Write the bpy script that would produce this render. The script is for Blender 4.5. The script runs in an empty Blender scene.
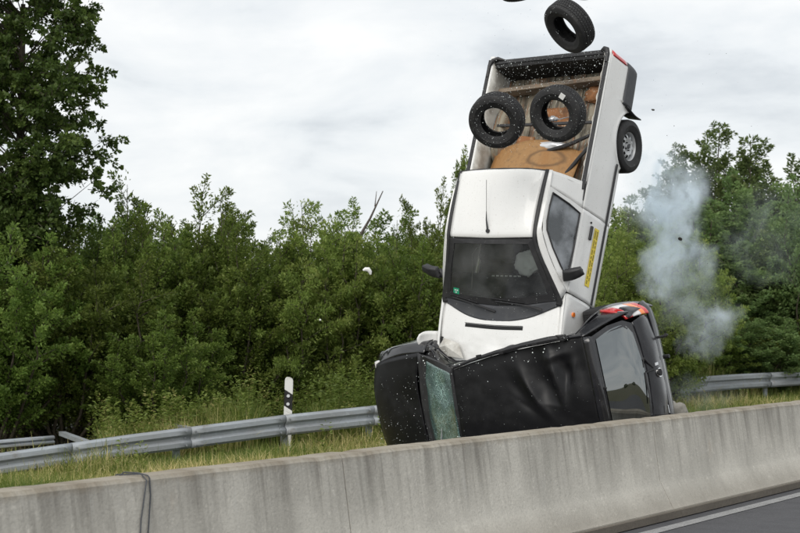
import bpy, bmesh, math, random
import numpy as np
from mathutils import Vector, Matrix, Euler, noise as mnoise
R = math.radians
rng = np.random.default_rng(7)
random.seed(7)
scene = bpy.context.scene
col = scene.collection

# ------------------------------------------------------------ camera, world, sun, exposure
FPX, CAMZ, HY = 1660.0, 1.9, 328.0
cam = bpy.data.cameras.new('camera')
cam.sensor_width = 36; cam.lens = FPX / 800 * 36
cam.shift_y = (HY - 266.5) / 800
cam.clip_start = 0.1; cam.clip_end = 3000
cam.dof.use_dof = True; cam.dof.focus_distance = 17.6; cam.dof.aperture_fstop = 4.5
camo = bpy.data.objects.new('camera', cam); col.objects.link(camo)
camo.location = (0, 0, CAMZ); camo.rotation_euler = (R(90), 0, 0)
scene.camera = camo

SUN_EL, SUN_AZ = 38, -155      # azimuth from +Y, clockwise: behind the camera, to its left
w = bpy.data.worlds.new('World'); scene.world = w; w.use_nodes = True
nt = w.node_tree; nt.nodes.clear()
def N(nt, typ, **kw):
    n = nt.nodes.new(typ)
    for k, v in kw.items():
        if k.startswith('i_'):
            key = k[2:]
            key = int(key) if key.isdigit() else key
            n.inputs[key].default_value = v
        else: setattr(n, k, v)
    return n
def L(nt, a, b): nt.links.new(a, b)
sky = N(nt, 'ShaderNodeTexSky', sky_type='NISHITA', sun_disc=False, sun_elevation=R(SUN_EL), sun_rotation=R(SUN_AZ),
        air_density=1.0, dust_density=2.0)
tc = N(nt, 'ShaderNodeTexCoord')
mp = N(nt, 'ShaderNodeMapping'); mp.inputs['Scale'].default_value = (2.4, 2.4, 6.5); mp.inputs['Location'].default_value = (3.1, .4, 1.2)
no = N(nt, 'ShaderNodeTexNoise'); no.inputs['Scale'].default_value = 2.6; no.inputs['Detail'].default_value = 8; no.inputs['Roughness'].default_value = .56
no.inputs['Distortion'].default_value = .25
cr = N(nt, 'ShaderNodeValToRGB')
e = cr.color_ramp.elements
e[0].position = .28; e[0].color = (5.5, 5.9, 6.3, 1)
e[1].position = .64; e[1].color = (9.3, 9.35, 9.3, 1)
m_ = cr.color_ramp.elements.new(.46); m_.color = (7.9, 8.2, 8.4, 1)
mix = N(nt, 'ShaderNodeMix', data_type='RGBA'); mix.inputs[0].default_value = .93
bg = N(nt, 'ShaderNodeBackground'); bg.inputs['Strength'].default_value = .1
out = N(nt, 'ShaderNodeOutputWorld')
L(nt, tc.outputs['Generated'], mp.inputs['Vector']); L(nt, mp.outputs[0], no.inputs['Vector']); L(nt, no.outputs['Fac'], cr.inputs[0])
L(nt, sky.outputs[0], mix.inputs[6]); L(nt, cr.outputs[0], mix.inputs[7]); L(nt, mix.outputs[2], bg.inputs[0]); L(nt, bg.outputs[0], out.inputs[0])

sl = bpy.data.lights.new('sun', 'SUN'); sl.energy = 1.7; sl.angle = R(40); sl.color = (1, .96, .9)
so = bpy.data.objects.new('sun', sl); col.objects.link(so)
sd = Vector((math.sin(R(SUN_AZ)) * math.cos(R(SUN_EL)), math.cos(R(SUN_AZ)) * math.cos(R(SUN_EL)), math.sin(R(SUN_EL))))
so.rotation_euler = sd.to_track_quat('Z', 'Y').to_euler(); so.location = sd * 60
vs = scene.view_settings
vs.view_transform = 'Standard'; vs.look = 'None'; vs.gamma = 1; vs.use_curve_mapping = False; vs.exposure = 0.18
scene.cycles.max_bounces = 10; scene.cycles.diffuse_bounces = 6; scene.cycles.transmission_bounces = 8; scene.cycles.transparent_max_bounces = 16
scene.cycles.volume_bounces = 6; scene.cycles.volume_max_steps = 256
scene.cycles.use_denoising = True

# ------------------------------------------------------------ helpers
def at(px, py, D):            # photograph pixel + distance -> world
    return Vector(((px - 400) / FPX * D, D, CAMZ + (HY - py) / FPX * D))
def tag(o, label=None, cat=None, group=None, kind=None):
    if label: o['label'] = label
    if cat: o['category'] = cat
    if group: o['group'] = group
    if kind: o['kind'] = kind
    return o
def empty(name, loc=(0, 0, 0), parent=None, mat=None):
    o = bpy.data.objects.new(name, None); col.objects.link(o)
    if mat is not None: o.matrix_world = mat
    else: o.location = loc
    o.empty_display_size = .2
    if parent: o.parent = parent
    return o
def obj(name, me, mat=None, parent=None, smooth=None):
    if mat is not None:
        me.materials.clear()
        for m in (mat if isinstance(mat, (list, tuple)) else [mat]): me.materials.append(m)
    o = bpy.data.objects.new(name, me); col.objects.link(o)
    if parent: o.parent = parent
    return o
def mesh(verts, faces, smooth=False, angle=None):
    me = bpy.data.meshes.new('mesh'); me.from_pydata([tuple(v) for v in verts], [], faces); me.update()
    if smooth: me.polygons.foreach_set('use_smooth', [True] * len(me.polygons))
    if angle: me.set_sharp_from_angle(angle=R(angle))
    return me
class MB:
    """collects boxes, tubes and sheets into one mesh"""
    def __init__(s): s.v = []; s.f = []
    def add(s, v, f):
        k = len(s.v); s.v += [Vector(p) for p in v]; s.f += [tuple(i + k for i in q) for q in f]
    def box(s, c, size, rot=None):
        a, b, d = [x / 2 for x in size]; m = rot or Matrix.Identity(3); c = Vector(c)
        s.add([c + m @ Vector((x, y, z)) for x in (-a, a) for y in (-b, b) for z in (-d, d)],
              [(0, 1, 3, 2), (4, 6, 7, 5), (0, 4, 5, 1), (2, 3, 7, 6), (0, 2, 6, 4), (1, 5, 7, 3)])
    def tube(s, pts, r, n=8, cap=True):
        pts = [Vector(p) for p in pts]; rs = r if isinstance(r, (list, tuple)) else [r] * len(pts)
        rings = []; prev = None
        for i, p in enumerate(pts):
            t = (pts[min(i + 1, len(pts) - 1)] - pts[max(i - 1, 0)]).normalized()
            if prev is None: a = t.orthogonal().normalized()
            else: a = (prev - t * prev.dot(t)).normalized()
            prev = a; b = t.cross(a)
            rings.append([p + rs[i] * (math.cos(6.2832 * k / n) * a + math.sin(6.2832 * k / n) * b) for k in range(n)])
        f = [(i * n + k, i * n + (k + 1) % n, (i + 1) * n + (k + 1) % n, (i + 1) * n + k) for i in range(len(pts) - 1) for k in range(n)]
        if cap: f += [tuple(range(n))[::-1], tuple(range((len(pts) - 1) * n, len(pts) * n))]
        s.add([q for r_ in rings for q in r_], f)
    def build(s, name, mat, parent=None, smooth=False, bevel=0, angle=40):
        me = mesh(s.v, s.f, smooth, angle if smooth else None)
        bm = bmesh.new(); bm.from_mesh(me); bmesh.ops.recalc_face_normals(bm, faces=bm.faces)
        if bevel: bmesh.ops.bevel(bm, geom=bm.edges, offset=bevel, segments=2, affect='EDGES', profile=.7)
        bm.to_mesh(me); bm.free()
        return obj(name, me, mat, parent)
def cr1(P, t):                # Catmull-Rom through the rows of P
    n = len(P) - 1; x = min(max(t, 0), 1) * n; i = min(int(x), n - 1); u = x - i
    p0 = P[i - 1] if i > 0 else 2 * P[0] - P[1]; p1, p2 = P[i], P[i + 1]
    p3 = P[i + 2] if i + 2 <= n else 2 * P[n] - P[n - 1]
    return .5 * (2 * p1 + (p2 - p0) * u + (2 * p0 - 5 * p1 + 4 * p2 - p3) * u * u + (3 * p1 - p0 - 3 * p2 + p3) * u ** 3)
def surf(name, fn, nu, nv, mat, parent=None, thick=0, disp=None, inside=None):
    V = []
    for i in range(nu + 1):
        for j in range(nv + 1):
            p = Vector(fn(i / nu, j / nv))
            if disp: p = p + Vector(disp(p))
            V.append(p)
    F = [(i * (nv + 1) + j, (i + 1) * (nv + 1) + j, (i + 1) * (nv + 1) + j + 1, i * (nv + 1) + j + 1) for i in range(nu) for j in range(nv)]
    me = mesh(V, F, True)
    bm = bmesh.new(); bm.from_mesh(me); bmesh.ops.recalc_face_normals(bm, faces=bm.faces)
    if inside is not None:        # make normals point away from the given inner point
        bm.faces.ensure_lookup_table(); f = bm.faces[len(bm.faces) // 2]
        if f.normal.dot(f.calc_center_median() - Vector(inside)) < 0: bmesh.ops.reverse_faces(bm, faces=bm.faces)
    bm.to_mesh(me); bm.free()
    o = obj(name, me, mat, parent)
    if thick:
        s = o.modifiers.new('solid', 'SOLIDIFY'); s.thickness = thick; s.offset = -1
    return o
def patch(name, rows, nu, nv, mat, parent=None, thick=0, disp=None, inside=None):
    A = np.array(rows, float)
    def fn(u, v): return cr1(np.array([cr1(r_, v) for r_ in A]), u)
    return surf(name, fn, nu, nv, mat, parent, thick, disp, inside)
def ring(name, outer, inner, mat, parent, thick, sub=1, disp=None, inside=None):
    """a flat or curved band between two closed outlines"""
    n = len(outer); V = []; F = []
    O = []; I = []
    for i in range(n):
        for k in range(sub):
            t = k / sub
            O.append(Vector(outer[i]).lerp(Vector(outer[(i + 1) % n]), t)); I.append(Vector(inner[i]).lerp(Vector(inner[(i + 1) % n]), t))
    m = len(O); V = O + I
    F = [(i, (i + 1) % m, m + (i + 1) % m, m + i) for i in range(m)]
    me = mesh(V, F, False); bm = bmesh.new(); bm.from_mesh(me); bmesh.ops.recalc_face_normals(bm, faces=bm.faces)
    if inside is not None:
        bm.faces.ensure_lookup_table(); f = bm.faces[0]
        if f.normal.dot(f.calc_center_median() - Vector(inside)) < 0: bmesh.ops.reverse_faces(bm, faces=bm.faces)
    bm.to_mesh(me); bm.free()
    o = obj(name, me, mat, parent)
    s = o.modifiers.new('solid', 'SOLIDIFY'); s.thickness = thick; s.offset = -1
    return o
def lathe(prof, n, closed=True):
    """prof: (radius, axial) points, axis = local Z"""
    V = []; F = []; m = len(prof)
    for k in range(n):
        a = 6.2831853 * k / n
        for (r_, z) in prof: V.append((r_ * math.cos(a), r_ * math.sin(a), z))
    for k in range(n):
        for j in range(m if closed else m - 1):
            F.append((k * m + j, ((k + 1) % n) * m + j, ((k + 1) % n) * m + (j + 1) % m, k * m + (j + 1) % m))
    return V, F

# ------------------------------------------------------------ materials
def mat(name, colr=(.5, .5, .5), rough=.5, metal=0, spec=.5, coat=0, ior=None):
    m = bpy.data.materials.new(name); m.use_nodes = True
    b = m.node_tree.nodes['Principled BSDF']
    b.inputs['Base Color'].default_value = (*colr, 1); b.inputs['Roughness'].default_value = rough
    b.inputs['Metallic'].default_value = metal; b.inputs['Specular IOR Level'].default_value = spec
    b.inputs['Coat Weight'].default_value = coat; b.inputs['Coat Roughness'].default_value = .08
    if ior: b.inputs['IOR'].default_value = ior
    return m
def bsdf(m): return m.node_tree.nodes['Principled BSDF']
def add_noise(m, layers, bump=None, coord='Object', rough=None):
    """layers: (scale, (sx,sy,sz), lo, hi, colour, strength, detail)"""
    nt = m.node_tree; b = bsdf(m); tcn = N(nt, 'ShaderNodeTexCoord')
    cur = None
    for (sc, st, lo, hi, c, amt, det) in layers:
        mpn = N(nt, 'ShaderNodeMapping'); mpn.inputs['Scale'].default_value = st; mpn.inputs['Location'].default_value = (sc * .37, sc * .11, 2.7)
        nz = N(nt, 'ShaderNodeTexNoise'); nz.inputs['Scale'].default_value = sc; nz.inputs['Detail'].default_value = det; nz.inputs['Roughness'].default_value = .6
        mr = N(nt, 'ShaderNodeMapRange'); mr.inputs[1].default_value = lo; mr.inputs[2].default_value = hi; mr.inputs[4].default_value = amt
        mx = N(nt, 'ShaderNodeMix', data_type='RGBA')
        L(nt, tcn.outputs[coord], mpn.inputs[0]); L(nt, mpn.outputs[0], nz.inputs['Vector']); L(nt, nz.outputs['Fac'], mr.inputs[0]); L(nt, mr.outputs[0], mx.inputs[0])
        if cur is None: mx.inputs[6].default_value = b.inputs['Base Color'].default_value
        else: L(nt, cur, mx.inputs[6])
        mx.inputs[7].default_value = (*c, 1); cur = mx.outputs[2]
    if cur: L(nt, cur, b.inputs['Base Color'])
    if bump:
        sc, st, dist = bump
        mpn = N(nt, 'ShaderNodeMapping'); mpn.inputs['Scale'].default_value = st
        nz = N(nt, 'ShaderNodeTexNoise'); nz.inputs['Scale'].default_value = sc; nz.inputs['Detail'].default_value = 8
        bp = N(nt, 'ShaderNodeBump'); bp.inputs['Strength'].default_value = 1; bp.inputs['Distance'].default_value = dist
        L(nt, tcn.outputs[coord], mpn.inputs[0]); L(nt, mpn.outputs[0], nz.inputs['Vector']); L(nt, nz.outputs['Fac'], bp.inputs['Height']); L(nt, bp.outputs[0], b.inputs['Normal'])
    if rough:
        sc, lo, hi = rough
        nz = N(nt, 'ShaderNodeTexNoise'); nz.inputs['Scale'].default_value = sc; nz.inputs['Detail'].default_value = 5
        mr = N(nt, 'ShaderNodeMapRange'); mr.inputs[1].default_value = .3; mr.inputs[2].default_value = .7; mr.inputs[3].default_value = lo; mr.inputs[4].default_value = hi
        L(nt, tcn.outputs[coord], nz.inputs['Vector']); L(nt, nz.outputs['Fac'], mr.inputs[0]); L(nt, mr.outputs[0], b.inputs['Roughness'])
    return m
M = {}
M['white'] = add_noise(mat('white_paint', (.80, .80, .785), .30, coat=.5), [(9, (.5, 1, 1), .55, .8, (.66, .64, .59), .2, 8), (26, (.15, 1, 1), .6, .8, (.55, .53, .48), .3, 5), (60, (1, 1, 1), .66, .74, (.30, .28, .24), .6, 2)], rough=(3, .25, .5), bump=(2.3, (1, 1, 1), .012))
M['white_dirty'] = add_noise(mat('dirty_white_paint', (.62, .61, .57), .55), [(5, (1, 1, 1), .45, .65, (.25, .22, .18), .7, 8)])
M['trim'] = add_noise(mat('black_trim', (.022, .022, .024), .55), [(9, (1, 1, 1), .5, .8, (.07, .07, .07), .5, 5)])
M['bumper'] = add_noise(mat('grey_plastic', (.055, .058, .065), .6), [(6, (1, 1, 1), .5, .8, (.11, .11, .11), .5, 5)])
M['rubber'] = add_noise(mat('rubber', (.018, .018, .019), .72), [(14, (1, 1, 1), .52, .72, (.05, .048, .045), .6, 6)], bump=(60, (1, 1, 1), .002))
M['steel'] = add_noise(mat('wheel_steel', (.52, .53, .54), .45, metal=.25), [(12, (1, 1, 1), .55, .8, (.2, .19, .18), .6, 6)])
M['dark'] = mat('dark_void', (.012, .012, .013), .8)
M['interior'] = add_noise(mat('interior_grey', (.07, .07, .075), .8), [(8, (1, 1, 1), .4, .7, (.03, .03, .03), .8, 3)])
M['bag'] = mat('airbag_cloth', (.80, .80, .77), .85)
M['black_paint'] = add_noise(mat('black_paint', (.007, .007, .008), .40, spec=.32), [(3.5, (1, 1, 1), .5, .8, (.03, .03, .032), .7, 7)], rough=(2.5, .33, .5))
M['black_gloss'] = add_noise(mat('black_gloss_paint', (.010, .010, .012), .18, coat=.5), [(7, (1, 1, 1), .5, .8, (.05, .05, .055), .5, 6)])
M['black_side'] = add_noise(mat('dusty_black_paint', (.010, .010, .013), .32, spec=.35, coat=.25), [(5, (1, 1, 3), .5, .8, (.035, .035, .042), .6, 7)], rough=(3, .15, .4))
M['red_lens'] = mat('red_lens', (.55, .02, .02), .12, coat=1)
M['orange_lens'] = mat('orange_lens', (.85, .22, .03), .15, coat=1)
M['clear_lens'] = mat('clear_lens', (.72, .70, .70), .1, coat=1)
M['yellow'] = mat('yellow_sticker', (.80, .62, .05), .45)
M['ink'] = mat('printed_ink', (.03, .03, .03), .5)
M['green'] = mat('green_sticker', (.02, .33, .18), .5)
M['rust'] = add_noise(mat('rusty_brown', (.30, .13, .05), .8), [(7, (1, 1, 1), .45, .65, (.10, .05, .025), .9, 8), (16, (1, 1, 1), .55, .7, (.45, .36, .25), .7, 6)], bump=(20, (1, 1, 1), .003))
M['bedfloor'] = add_noise(mat('worn_bed_floor', (.27, .24, .18), .65), [(4, (.35, 3, 1), .40, .58, (.06, .05, .035), .95, 9), (9, (.3, 2.5, 1), .52, .68, (.28, .12, .05), .9, 8), (25, (.6, 2, 1), .6, .72, (.68, .66, .60), .7, 5)])
M['ply'] = add_noise(mat('plywood', (.34, .19, .075), .7), [(22, (1, 1, 1), .5, .7, (.16, .10, .05), .6, 6), (3, (.4, 2.4, 1), .42, .62, (.30, .14, .04), .7, 8), (6, (1, 1, 1), .62, .75, (.12, .06, .02), .6, 6), (34, (1, 1, 1), .66, .78, (.62, .50, .32), .6, 3)])
def ring_stain(m):
    nt = m.node_tree; b = bsdf(m); src = b.inputs['Base Color'].links[0].from_socket
    tcn = N(nt, 'ShaderNodeTexCoord'); mpn = N(nt, 'ShaderNodeMapping'); mpn.inputs['Location'].default_value = (-1.30, -.03, 0); mpn.inputs['Scale'].default_value = (1, .50, 0)
    nz = N(nt, 'ShaderNodeTexNoise'); nz.inputs['Scale'].default_value = 7
    ln_ = N(nt, 'ShaderNodeVectorMath', operation='LENGTH'); ad = N(nt, 'ShaderNodeMath', operation='MULTIPLY_ADD'); ad.inputs[1].default_value = .05
    cr_ = N(nt, 'ShaderNodeValToRGB'); e = cr_.color_ramp.elements; e[0].position = .105; e[0].color = (0, 0, 0, 1); e[1].position = .155; e[1].color = (0, 0, 0, 1); q = cr_.color_ramp.elements.new(.13); q.color = (.75, .75, .75, 1)
    mx = N(nt, 'ShaderNodeMix', data_type='RGBA'); mx.inputs[7].default_value = (.10, .055, .025, 1)
    L(nt, tcn.outputs['Object'], mpn.inputs[0]); L(nt, mpn.outputs[0], ln_.inputs[0]); L(nt, tcn.outputs['Object'], nz.inputs['Vector']); L(nt, nz.outputs['Fac'], ad.inputs[0]); L(nt, ln_.outputs['Value'], ad.inputs[2])
    L(nt, ad.outputs[0], cr_.inputs[0]); L(nt, cr_.outputs[0], mx.inputs[0]); L(nt, src, mx.inputs[6]); L(nt, mx.outputs[2], b.inputs['Base Color'])
ring_stain(M['ply'])
M['beam'] = add_noise(mat('weathered_beam', (.24, .19, .14), .75), [(5, (3, .35, 3), .42, .62, (.09, .07, .055), .85, 8), (10, (1, 1, 1), .58, .7, (.30, .15, .07), .7, 6)], bump=(14, (3, .4, 3), .004))
M['foil'] = mat('silver_scrap', (.72, .73, .75), .3, metal=.4)
M['glassbit'] = mat('glass_bit', (.82, .88, .86), .15, coat=1)
M['bit'] = mat('dark_bit', (.025, .023, .02), .7)
M['chrome'] = mat('chrome', (.8, .8, .8), .12, metal=1)
M['post_white'] = add_noise(mat('post_white', (.78, .78, .76), .45), [(12, (1, 1, 1), .55, .8, (.45, .46, .40), .5, 5)])
M['post_black'] = mat('post_black', (.015, .015, .015), .5)
M['reflector'] = mat('reflector', (.70, .72, .74), .15, coat=1)
M['zinc'] = add_noise(mat('galvanised_steel', (.33, .36, .39), .6, metal=.15),
    [(2.2, (.4, 1, 6), .4, .7, (.24, .245, .25), .75, 7), (14, (1, 1, 1), .55, .8, (.50, .54, .57), .5, 5), (4, (1, 1, 2), .60, .72, (.17, .13, .09), .7, 7), (1.1, (1, 1, 1), .45, .6, (.26, .27, .28), .5, 4)])
M['cable'] = mat('cable_sheath', (.035, .04, .05), .5)

def glass(name, tint, refl_rough=.03, dirt=.12, dirtcol=(.35, .36, .36), ior=1.6, scale=6, stretch=(1, 1, 1)):
    m = bpy.data.materials.new(name); m.use_nodes = True; nt = m.node_tree; nt.nodes.clear()
    tr = N(nt, 'ShaderNodeBsdfTransparent'); tr.inputs[0].default_value = (*tint, 1)
    gl = N(nt, 'ShaderNodeBsdfGlossy'); gl.inputs['Roughness'].default_value = refl_rough; gl.inputs[0].default_value = (.95, 1, 1, 1)
    fr = N(nt, 'ShaderNodeFresnel'); fr.inputs[0].default_value = ior
    df = N(nt, 'ShaderNodeBsdfDiffuse'); df.inputs[0].default_value = (*dirtcol, 1)
    tcn = N(nt, 'ShaderNodeTexCoord'); mpn = N(nt, 'ShaderNodeMapping'); mpn.inputs['Scale'].default_value = stretch
    nz = N(nt, 'ShaderNodeTexNoise'); nz.inputs['Scale'].default_value = scale; nz.inputs['Detail'].default_value = 8
    mr = N(nt, 'ShaderNodeMapRange'); mr.inputs[1].default_value = .38; mr.inputs[2].default_value = .72; mr.inputs[3].default_value = dirt * .35; mr.inputs[4].default_value = dirt * 1.8
    m1 = N(nt, 'ShaderNodeMixShader'); m2 = N(nt, 'ShaderNodeMixShader'); o = N(nt, 'ShaderNodeOutputMaterial')
    L(nt, tcn.outputs['Object'], mpn.inputs[0]); L(nt, mpn.outputs[0], nz.inputs['Vector']); L(nt, nz.outputs['Fac'], mr.inputs[0]); L(nt, mr.outputs[0], m1.inputs[0])
    L(nt, tr.outputs[0], m1.inputs[1]); L(nt, df.outputs[0], m1.inputs[2])
    L(nt, fr.outputs[0], m2.inputs[0]); L(nt, m1.outputs[0], m2.inputs[1]); L(nt, gl.outputs[0], m2.inputs[2]); L(nt, m2.outputs[0], o.inputs[0])
    return m
M['windscreen'] = glass('windscreen_glass', (.80, .84, .83), .04, .13, (.40, .41, .42), 1.55, 3)
M['sideglass'] = glass('side_window_glass', (.62, .65, .67), .05, .55, (.36, .38, .41), 1.6, 4)
M['tinted'] = glass('tinted_rear_glass', (.05, .07, .07), .015, .03, (.3, .3, .3), 2.9, 3)

# cracked greenish windscreen of the black car
m = mat('cracked_glass', (.13, .22, .20), .18, coat=.6); nt = m.node_tree; b = bsdf(m)
tcn = N(nt, 'ShaderNodeTexCoord')
v1 = N(nt, 'ShaderNodeTexVoronoi', feature='DISTANCE_TO_EDGE'); v1.inputs['Scale'].default_value = 16
v2 = N(nt, 'ShaderNodeTexVoronoi', feature='DISTANCE_TO_EDGE'); v2.inputs['Scale'].default_value = 55
nz = N(nt, 'ShaderNodeTexNoise'); nz.inputs['Scale'].default_value = 3.5; nz.inputs['Detail'].default_value = 5
r1 = N(nt, 'ShaderNodeMapRange'); r1.inputs[1].default_value = .0; r1.inputs[2].default_value = .035; r1.inputs[3].default_value = 1; r1.inputs[4].default_value = 0
r2 = N(nt, 'ShaderNodeMapRange'); r2.inputs[1].default_value = .0; r2.inputs[2].default_value = .12; r2.inputs[3].default_value = .8; r2.inputs[4].default_value = 0
r3 = N(nt, 'ShaderNodeMapRange'); r3.inputs[1].default_value = .4; r3.inputs[2].default_value = .62; r3.inputs[3].default_value = .15; r3.inputs[4].default_value = 1
ad = N(nt, 'ShaderNodeMath', operation='MAXIMUM'); ml = N(nt, 'ShaderNodeMath', operation='MULTIPLY')
cx = N(nt, 'ShaderNodeMix', data_type='RGBA'); cx.inputs[6].default_value = (.035, .07, .065, 1); cx.inputs[7].default_value = (.42, .62, .58, 1)
for v in (v1, v2): L(nt, tcn.outputs['Object'], v.inputs['Vector'])
L(nt, tcn.outputs['Object'], nz.inputs['Vector'])
L(nt, v1.outputs['Distance'], r1.inputs[0]); L(nt, v2.outputs['Distance'], r2.inputs[0]); L(nt, nz.outputs['Fac'], r3.inputs[0])
L(nt, r1.outputs[0], ad.inputs[0]); L(nt, r2.outputs[0], ad.inputs[1]); L(nt, ad.outputs[0], ml.inputs[0]); L(nt, r3.outputs[0], ml.inputs[1]); L(nt, ml.outputs[0], cx.inputs[0])
L(nt, cx.outputs[2], b.inputs['Base Color'])
M['cracked'] = m

# concrete with runs of dirt
def concrete(name, base, streak=True):
    m = mat(name, base, .85, spec=.3); nt = m.node_tree; b = bsdf(m); tcn = N(nt, 'ShaderNodeTexCoord')
    def nz(sc, st, det=8, rg=.6):
        mpn = N(nt, 'ShaderNodeMapping'); mpn.inputs['Scale'].default_value = st
        n = N(nt, 'ShaderNodeTexNoise'); n.inputs['Scale'].default_value = sc; n.inputs['Detail'].default_value = det; n.inputs['Roughness'].default_value = rg
        L(nt, tcn.outputs['Object'], mpn.inputs[0]); L(nt, mpn.outputs[0], n.inputs['Vector']); return n.outputs['Fac']
    def rmp(x, a, b_, c=0, d=1):
        r_ = N(nt, 'ShaderNodeMapRange'); r_.inputs[1].default_value = a; r_.inputs[2].default_value = b_; r_.inputs[3].default_value = c; r_.inputs[4].default_value = d
        L(nt, x, r_.inputs[0]); return r_.outputs[0]
    def mth(op, a, b_):
        q = N(nt, 'ShaderNodeMath', operation=op)
        for i, s in enumerate((a, b_)):
            if isinstance(s, (int, float)): q.inputs[i].default_value = s
            else: L(nt, s, q.inputs[i])
        return q.outputs[0]
    def mx(f, a, c):
        q = N(nt, 'ShaderNodeMix', data_type='RGBA'); L(nt, f, q.inputs[0])
        if isinstance(a, tuple): q.inputs[6].default_value = (*a, 1)
        else: L(nt, a, q.inputs[6])
        q.inputs[7].default_value = (*c, 1); return q.outputs[2]
    sep = N(nt, 'ShaderNodeSeparateXYZ'); L(nt, tcn.outputs['Object'], sep.inputs[0])
    c = mx(rmp(nz(1.3, (1, 1, 1)), .38, .66, 0, .8), base, tuple(x * .70 for x in base))
    c = mx(rmp(nz(38, (1, 1, 1), 4), .52, .72, 0, .5), c, tuple(x * .6 for x in base))
    c = mx(rmp(nz(18, (1, 1, 1), 6), .58, .74, 0, .5), c, tuple(min(x * 1.4, .8) for x in base))
    if streak:
        top = rmp(sep.outputs['Z'], .35, 1.0)            # the runs start at the crest and thin out downwards
        s1 = rmp(nz(5.0, (1, .1, .10), 7), .47, .66)
        s2 = rmp(nz(15.0, (1, .1, .06), 6), .50, .68)
        s3 = rmp(nz(1.1, (1, .1, .12), 4), .40, .60)
        c = mx(mth('MULTIPLY', mth('MULTIPLY', s1, top), .54), c, (.085, .075, .062))
        c = mx(mth('MULTIPLY', mth('MULTIPLY', s2, mth('ADD', top, .25)), .36), c, (.085, .075, .062))
        c = mx(mth('MULTIPLY', mth('MULTIPLY', s3, top), .34), c, (.15, .135, .115))
        c = mx(mth('MULTIPLY', mth('MULTIPLY', rmp(nz(9.0, (1, .1, .14), 5), .60, .70), top), .55), c, (.50, .49, .46))
        crest = rmp(mth('ADD', sep.outputs['Z'], mth('MULTIPLY', nz(9, (1, 1, 1)), .10)), .965, 1.03)
        c = mx(mth('MULTIPLY', crest, .6), c, (.23, .185, .125))
        rs = rmp(nz(2.2, (1, .1, .3), 3), .70, .78)
        c = mx(mth('MULTIPLY', mth('MULTIPLY', rs, top), .5), c, (.30, .17, .07))
        low = rmp(mth('ADD', sep.outputs['Z'], mth('MULTIPLY', nz(4, (1, 1, 1)), .12)), .38, .20)
        c = mx(mth('MULTIPLY', low, .45), c, (.20, .175, .14))
    L(nt, c, b.inputs['Base Color'])
    bp = N(nt, 'ShaderNodeBump'); bp.inputs['Distance'].default_value = .006; L(nt, nz(45, (1, 1, 1), 8), bp.inputs['Height']); L(nt, bp.outputs[0], b.inputs['Normal'])
    return m
M['concrete'] = concrete('barrier_concrete', (.56, .535, .475))
M['footing'] = concrete('footing_concrete', (.16, .14, .115), False)
M['concrete_chip'] = concrete('chunk_concrete', (.36, .34, .30), False)
M['asphalt'] = add_noise(mat('asphalt', (.062, .062, .068), .85), [(90, (1, 1, 1), .5, .75, (.14, .14, .145), .8, 3), (3, (1, 1, 1), .45, .7, (.04, .04, .045), .6, 5)], bump=(120, (1, 1, 1), .004))
M['line'] = add_noise(mat('road_paint', (.33, .33, .33), .7), [(60, (1, 1, 1), .47, .62, (.10, .10, .10), .85, 4), (6, (1, 1, 1), .5, .7, (.16, .16, .16), .7, 5)])
M['soil'] = add_noise(mat('verge_soil', (.10, .085, .045), .95), [(1.5, (1, 1, 1), .4, .6, (.055, .07, .025), .9, 6), (12, (1, 1, 1), .5, .7, (.17, .14, .075), .7, 6)], bump=(8, (1, 1, 1), .05))
M['bark'] = add_noise(mat('bark', (.085, .07, .05), .9), [(8, (3, 3, .6), .45, .65, (.04, .034, .026), .9, 8)], bump=(20, (3, 3, .5), .02))
M['deadwood'] = add_noise(mat('dead_wood', (.09, .075, .065), .9), [(8, (3, 3, .6), .45, .65, (.07, .06, .05), .9, 8)])

def leafmat(name, a, b_, c, transl=.35):
    """three hues picked leaf by leaf through the mesh's own 'tint' values"""
    m = bpy.data.materials.new(name); m.use_nodes = True; nt = m.node_tree; nt.nodes.clear()
    at_ = N(nt, 'ShaderNodeAttribute', attribute_name='tint'); oi = N(nt, 'ShaderNodeObjectInfo')
    rp = N(nt, 'ShaderNodeValToRGB'); e = rp.color_ramp.elements
    e[0].position = 0; e[0].color = (*a, 1); e[1].position = 1; e[1].color = (*c, 1); q = rp.color_ramp.elements.new(.5); q.color = (*b_, 1)
    hs = N(nt, 'ShaderNodeHueSaturation')
    mv = N(nt, 'ShaderNodeMapRange'); mv.inputs[3].default_value = .85; mv.inputs[4].default_value = 1.4
    mh = N(nt, 'ShaderNodeMapRange'); mh.inputs[3].default_value = .488; mh.inputs[4].default_value = .518
    d = N(nt, 'ShaderNodeBsdfPrincipled'); d.inputs['Roughness'].default_value = .5; d.inputs['Specular IOR Level'].default_value = .35
    t = N(nt, 'ShaderNodeBsdfTranslucent'); mxs = N(nt, 'ShaderNodeMixShader'); mxs.inputs[0].default_value = transl
    o = N(nt, 'ShaderNodeOutputMaterial')
    L(nt, at_.outputs['Fac'], rp.inputs[0]); L(nt, rp.outputs[0], hs.inputs['Color']); L(nt, oi.outputs['Random'], mv.inputs[0]); L(nt, mv.outputs[0], hs.inputs['Value'])
    L(nt, oi.outputs['Random'], mh.inputs[0]); L(nt, mh.outputs[0], hs.inputs['Hue'])
    L(nt, hs.outputs[0], d.inputs['Base Color']); L(nt, hs.outputs[0], t.inputs[0]); L(nt, d.outputs[0], mxs.inputs[1]); L(nt, t.outputs[0], mxs.inputs[2]); L(nt, mxs.outputs[0], o.inputs[0])
    return m
M['leaf'] = leafmat('shrub_leaf', (.085, .135, .026), (.165, .235, .048), (.29, .35, .09), .5)
M['leaf_dark'] = leafmat('tall_tree_leaf', (.05, .085, .022), (.09, .14, .032), (.15, .20, .05), .4)
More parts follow.
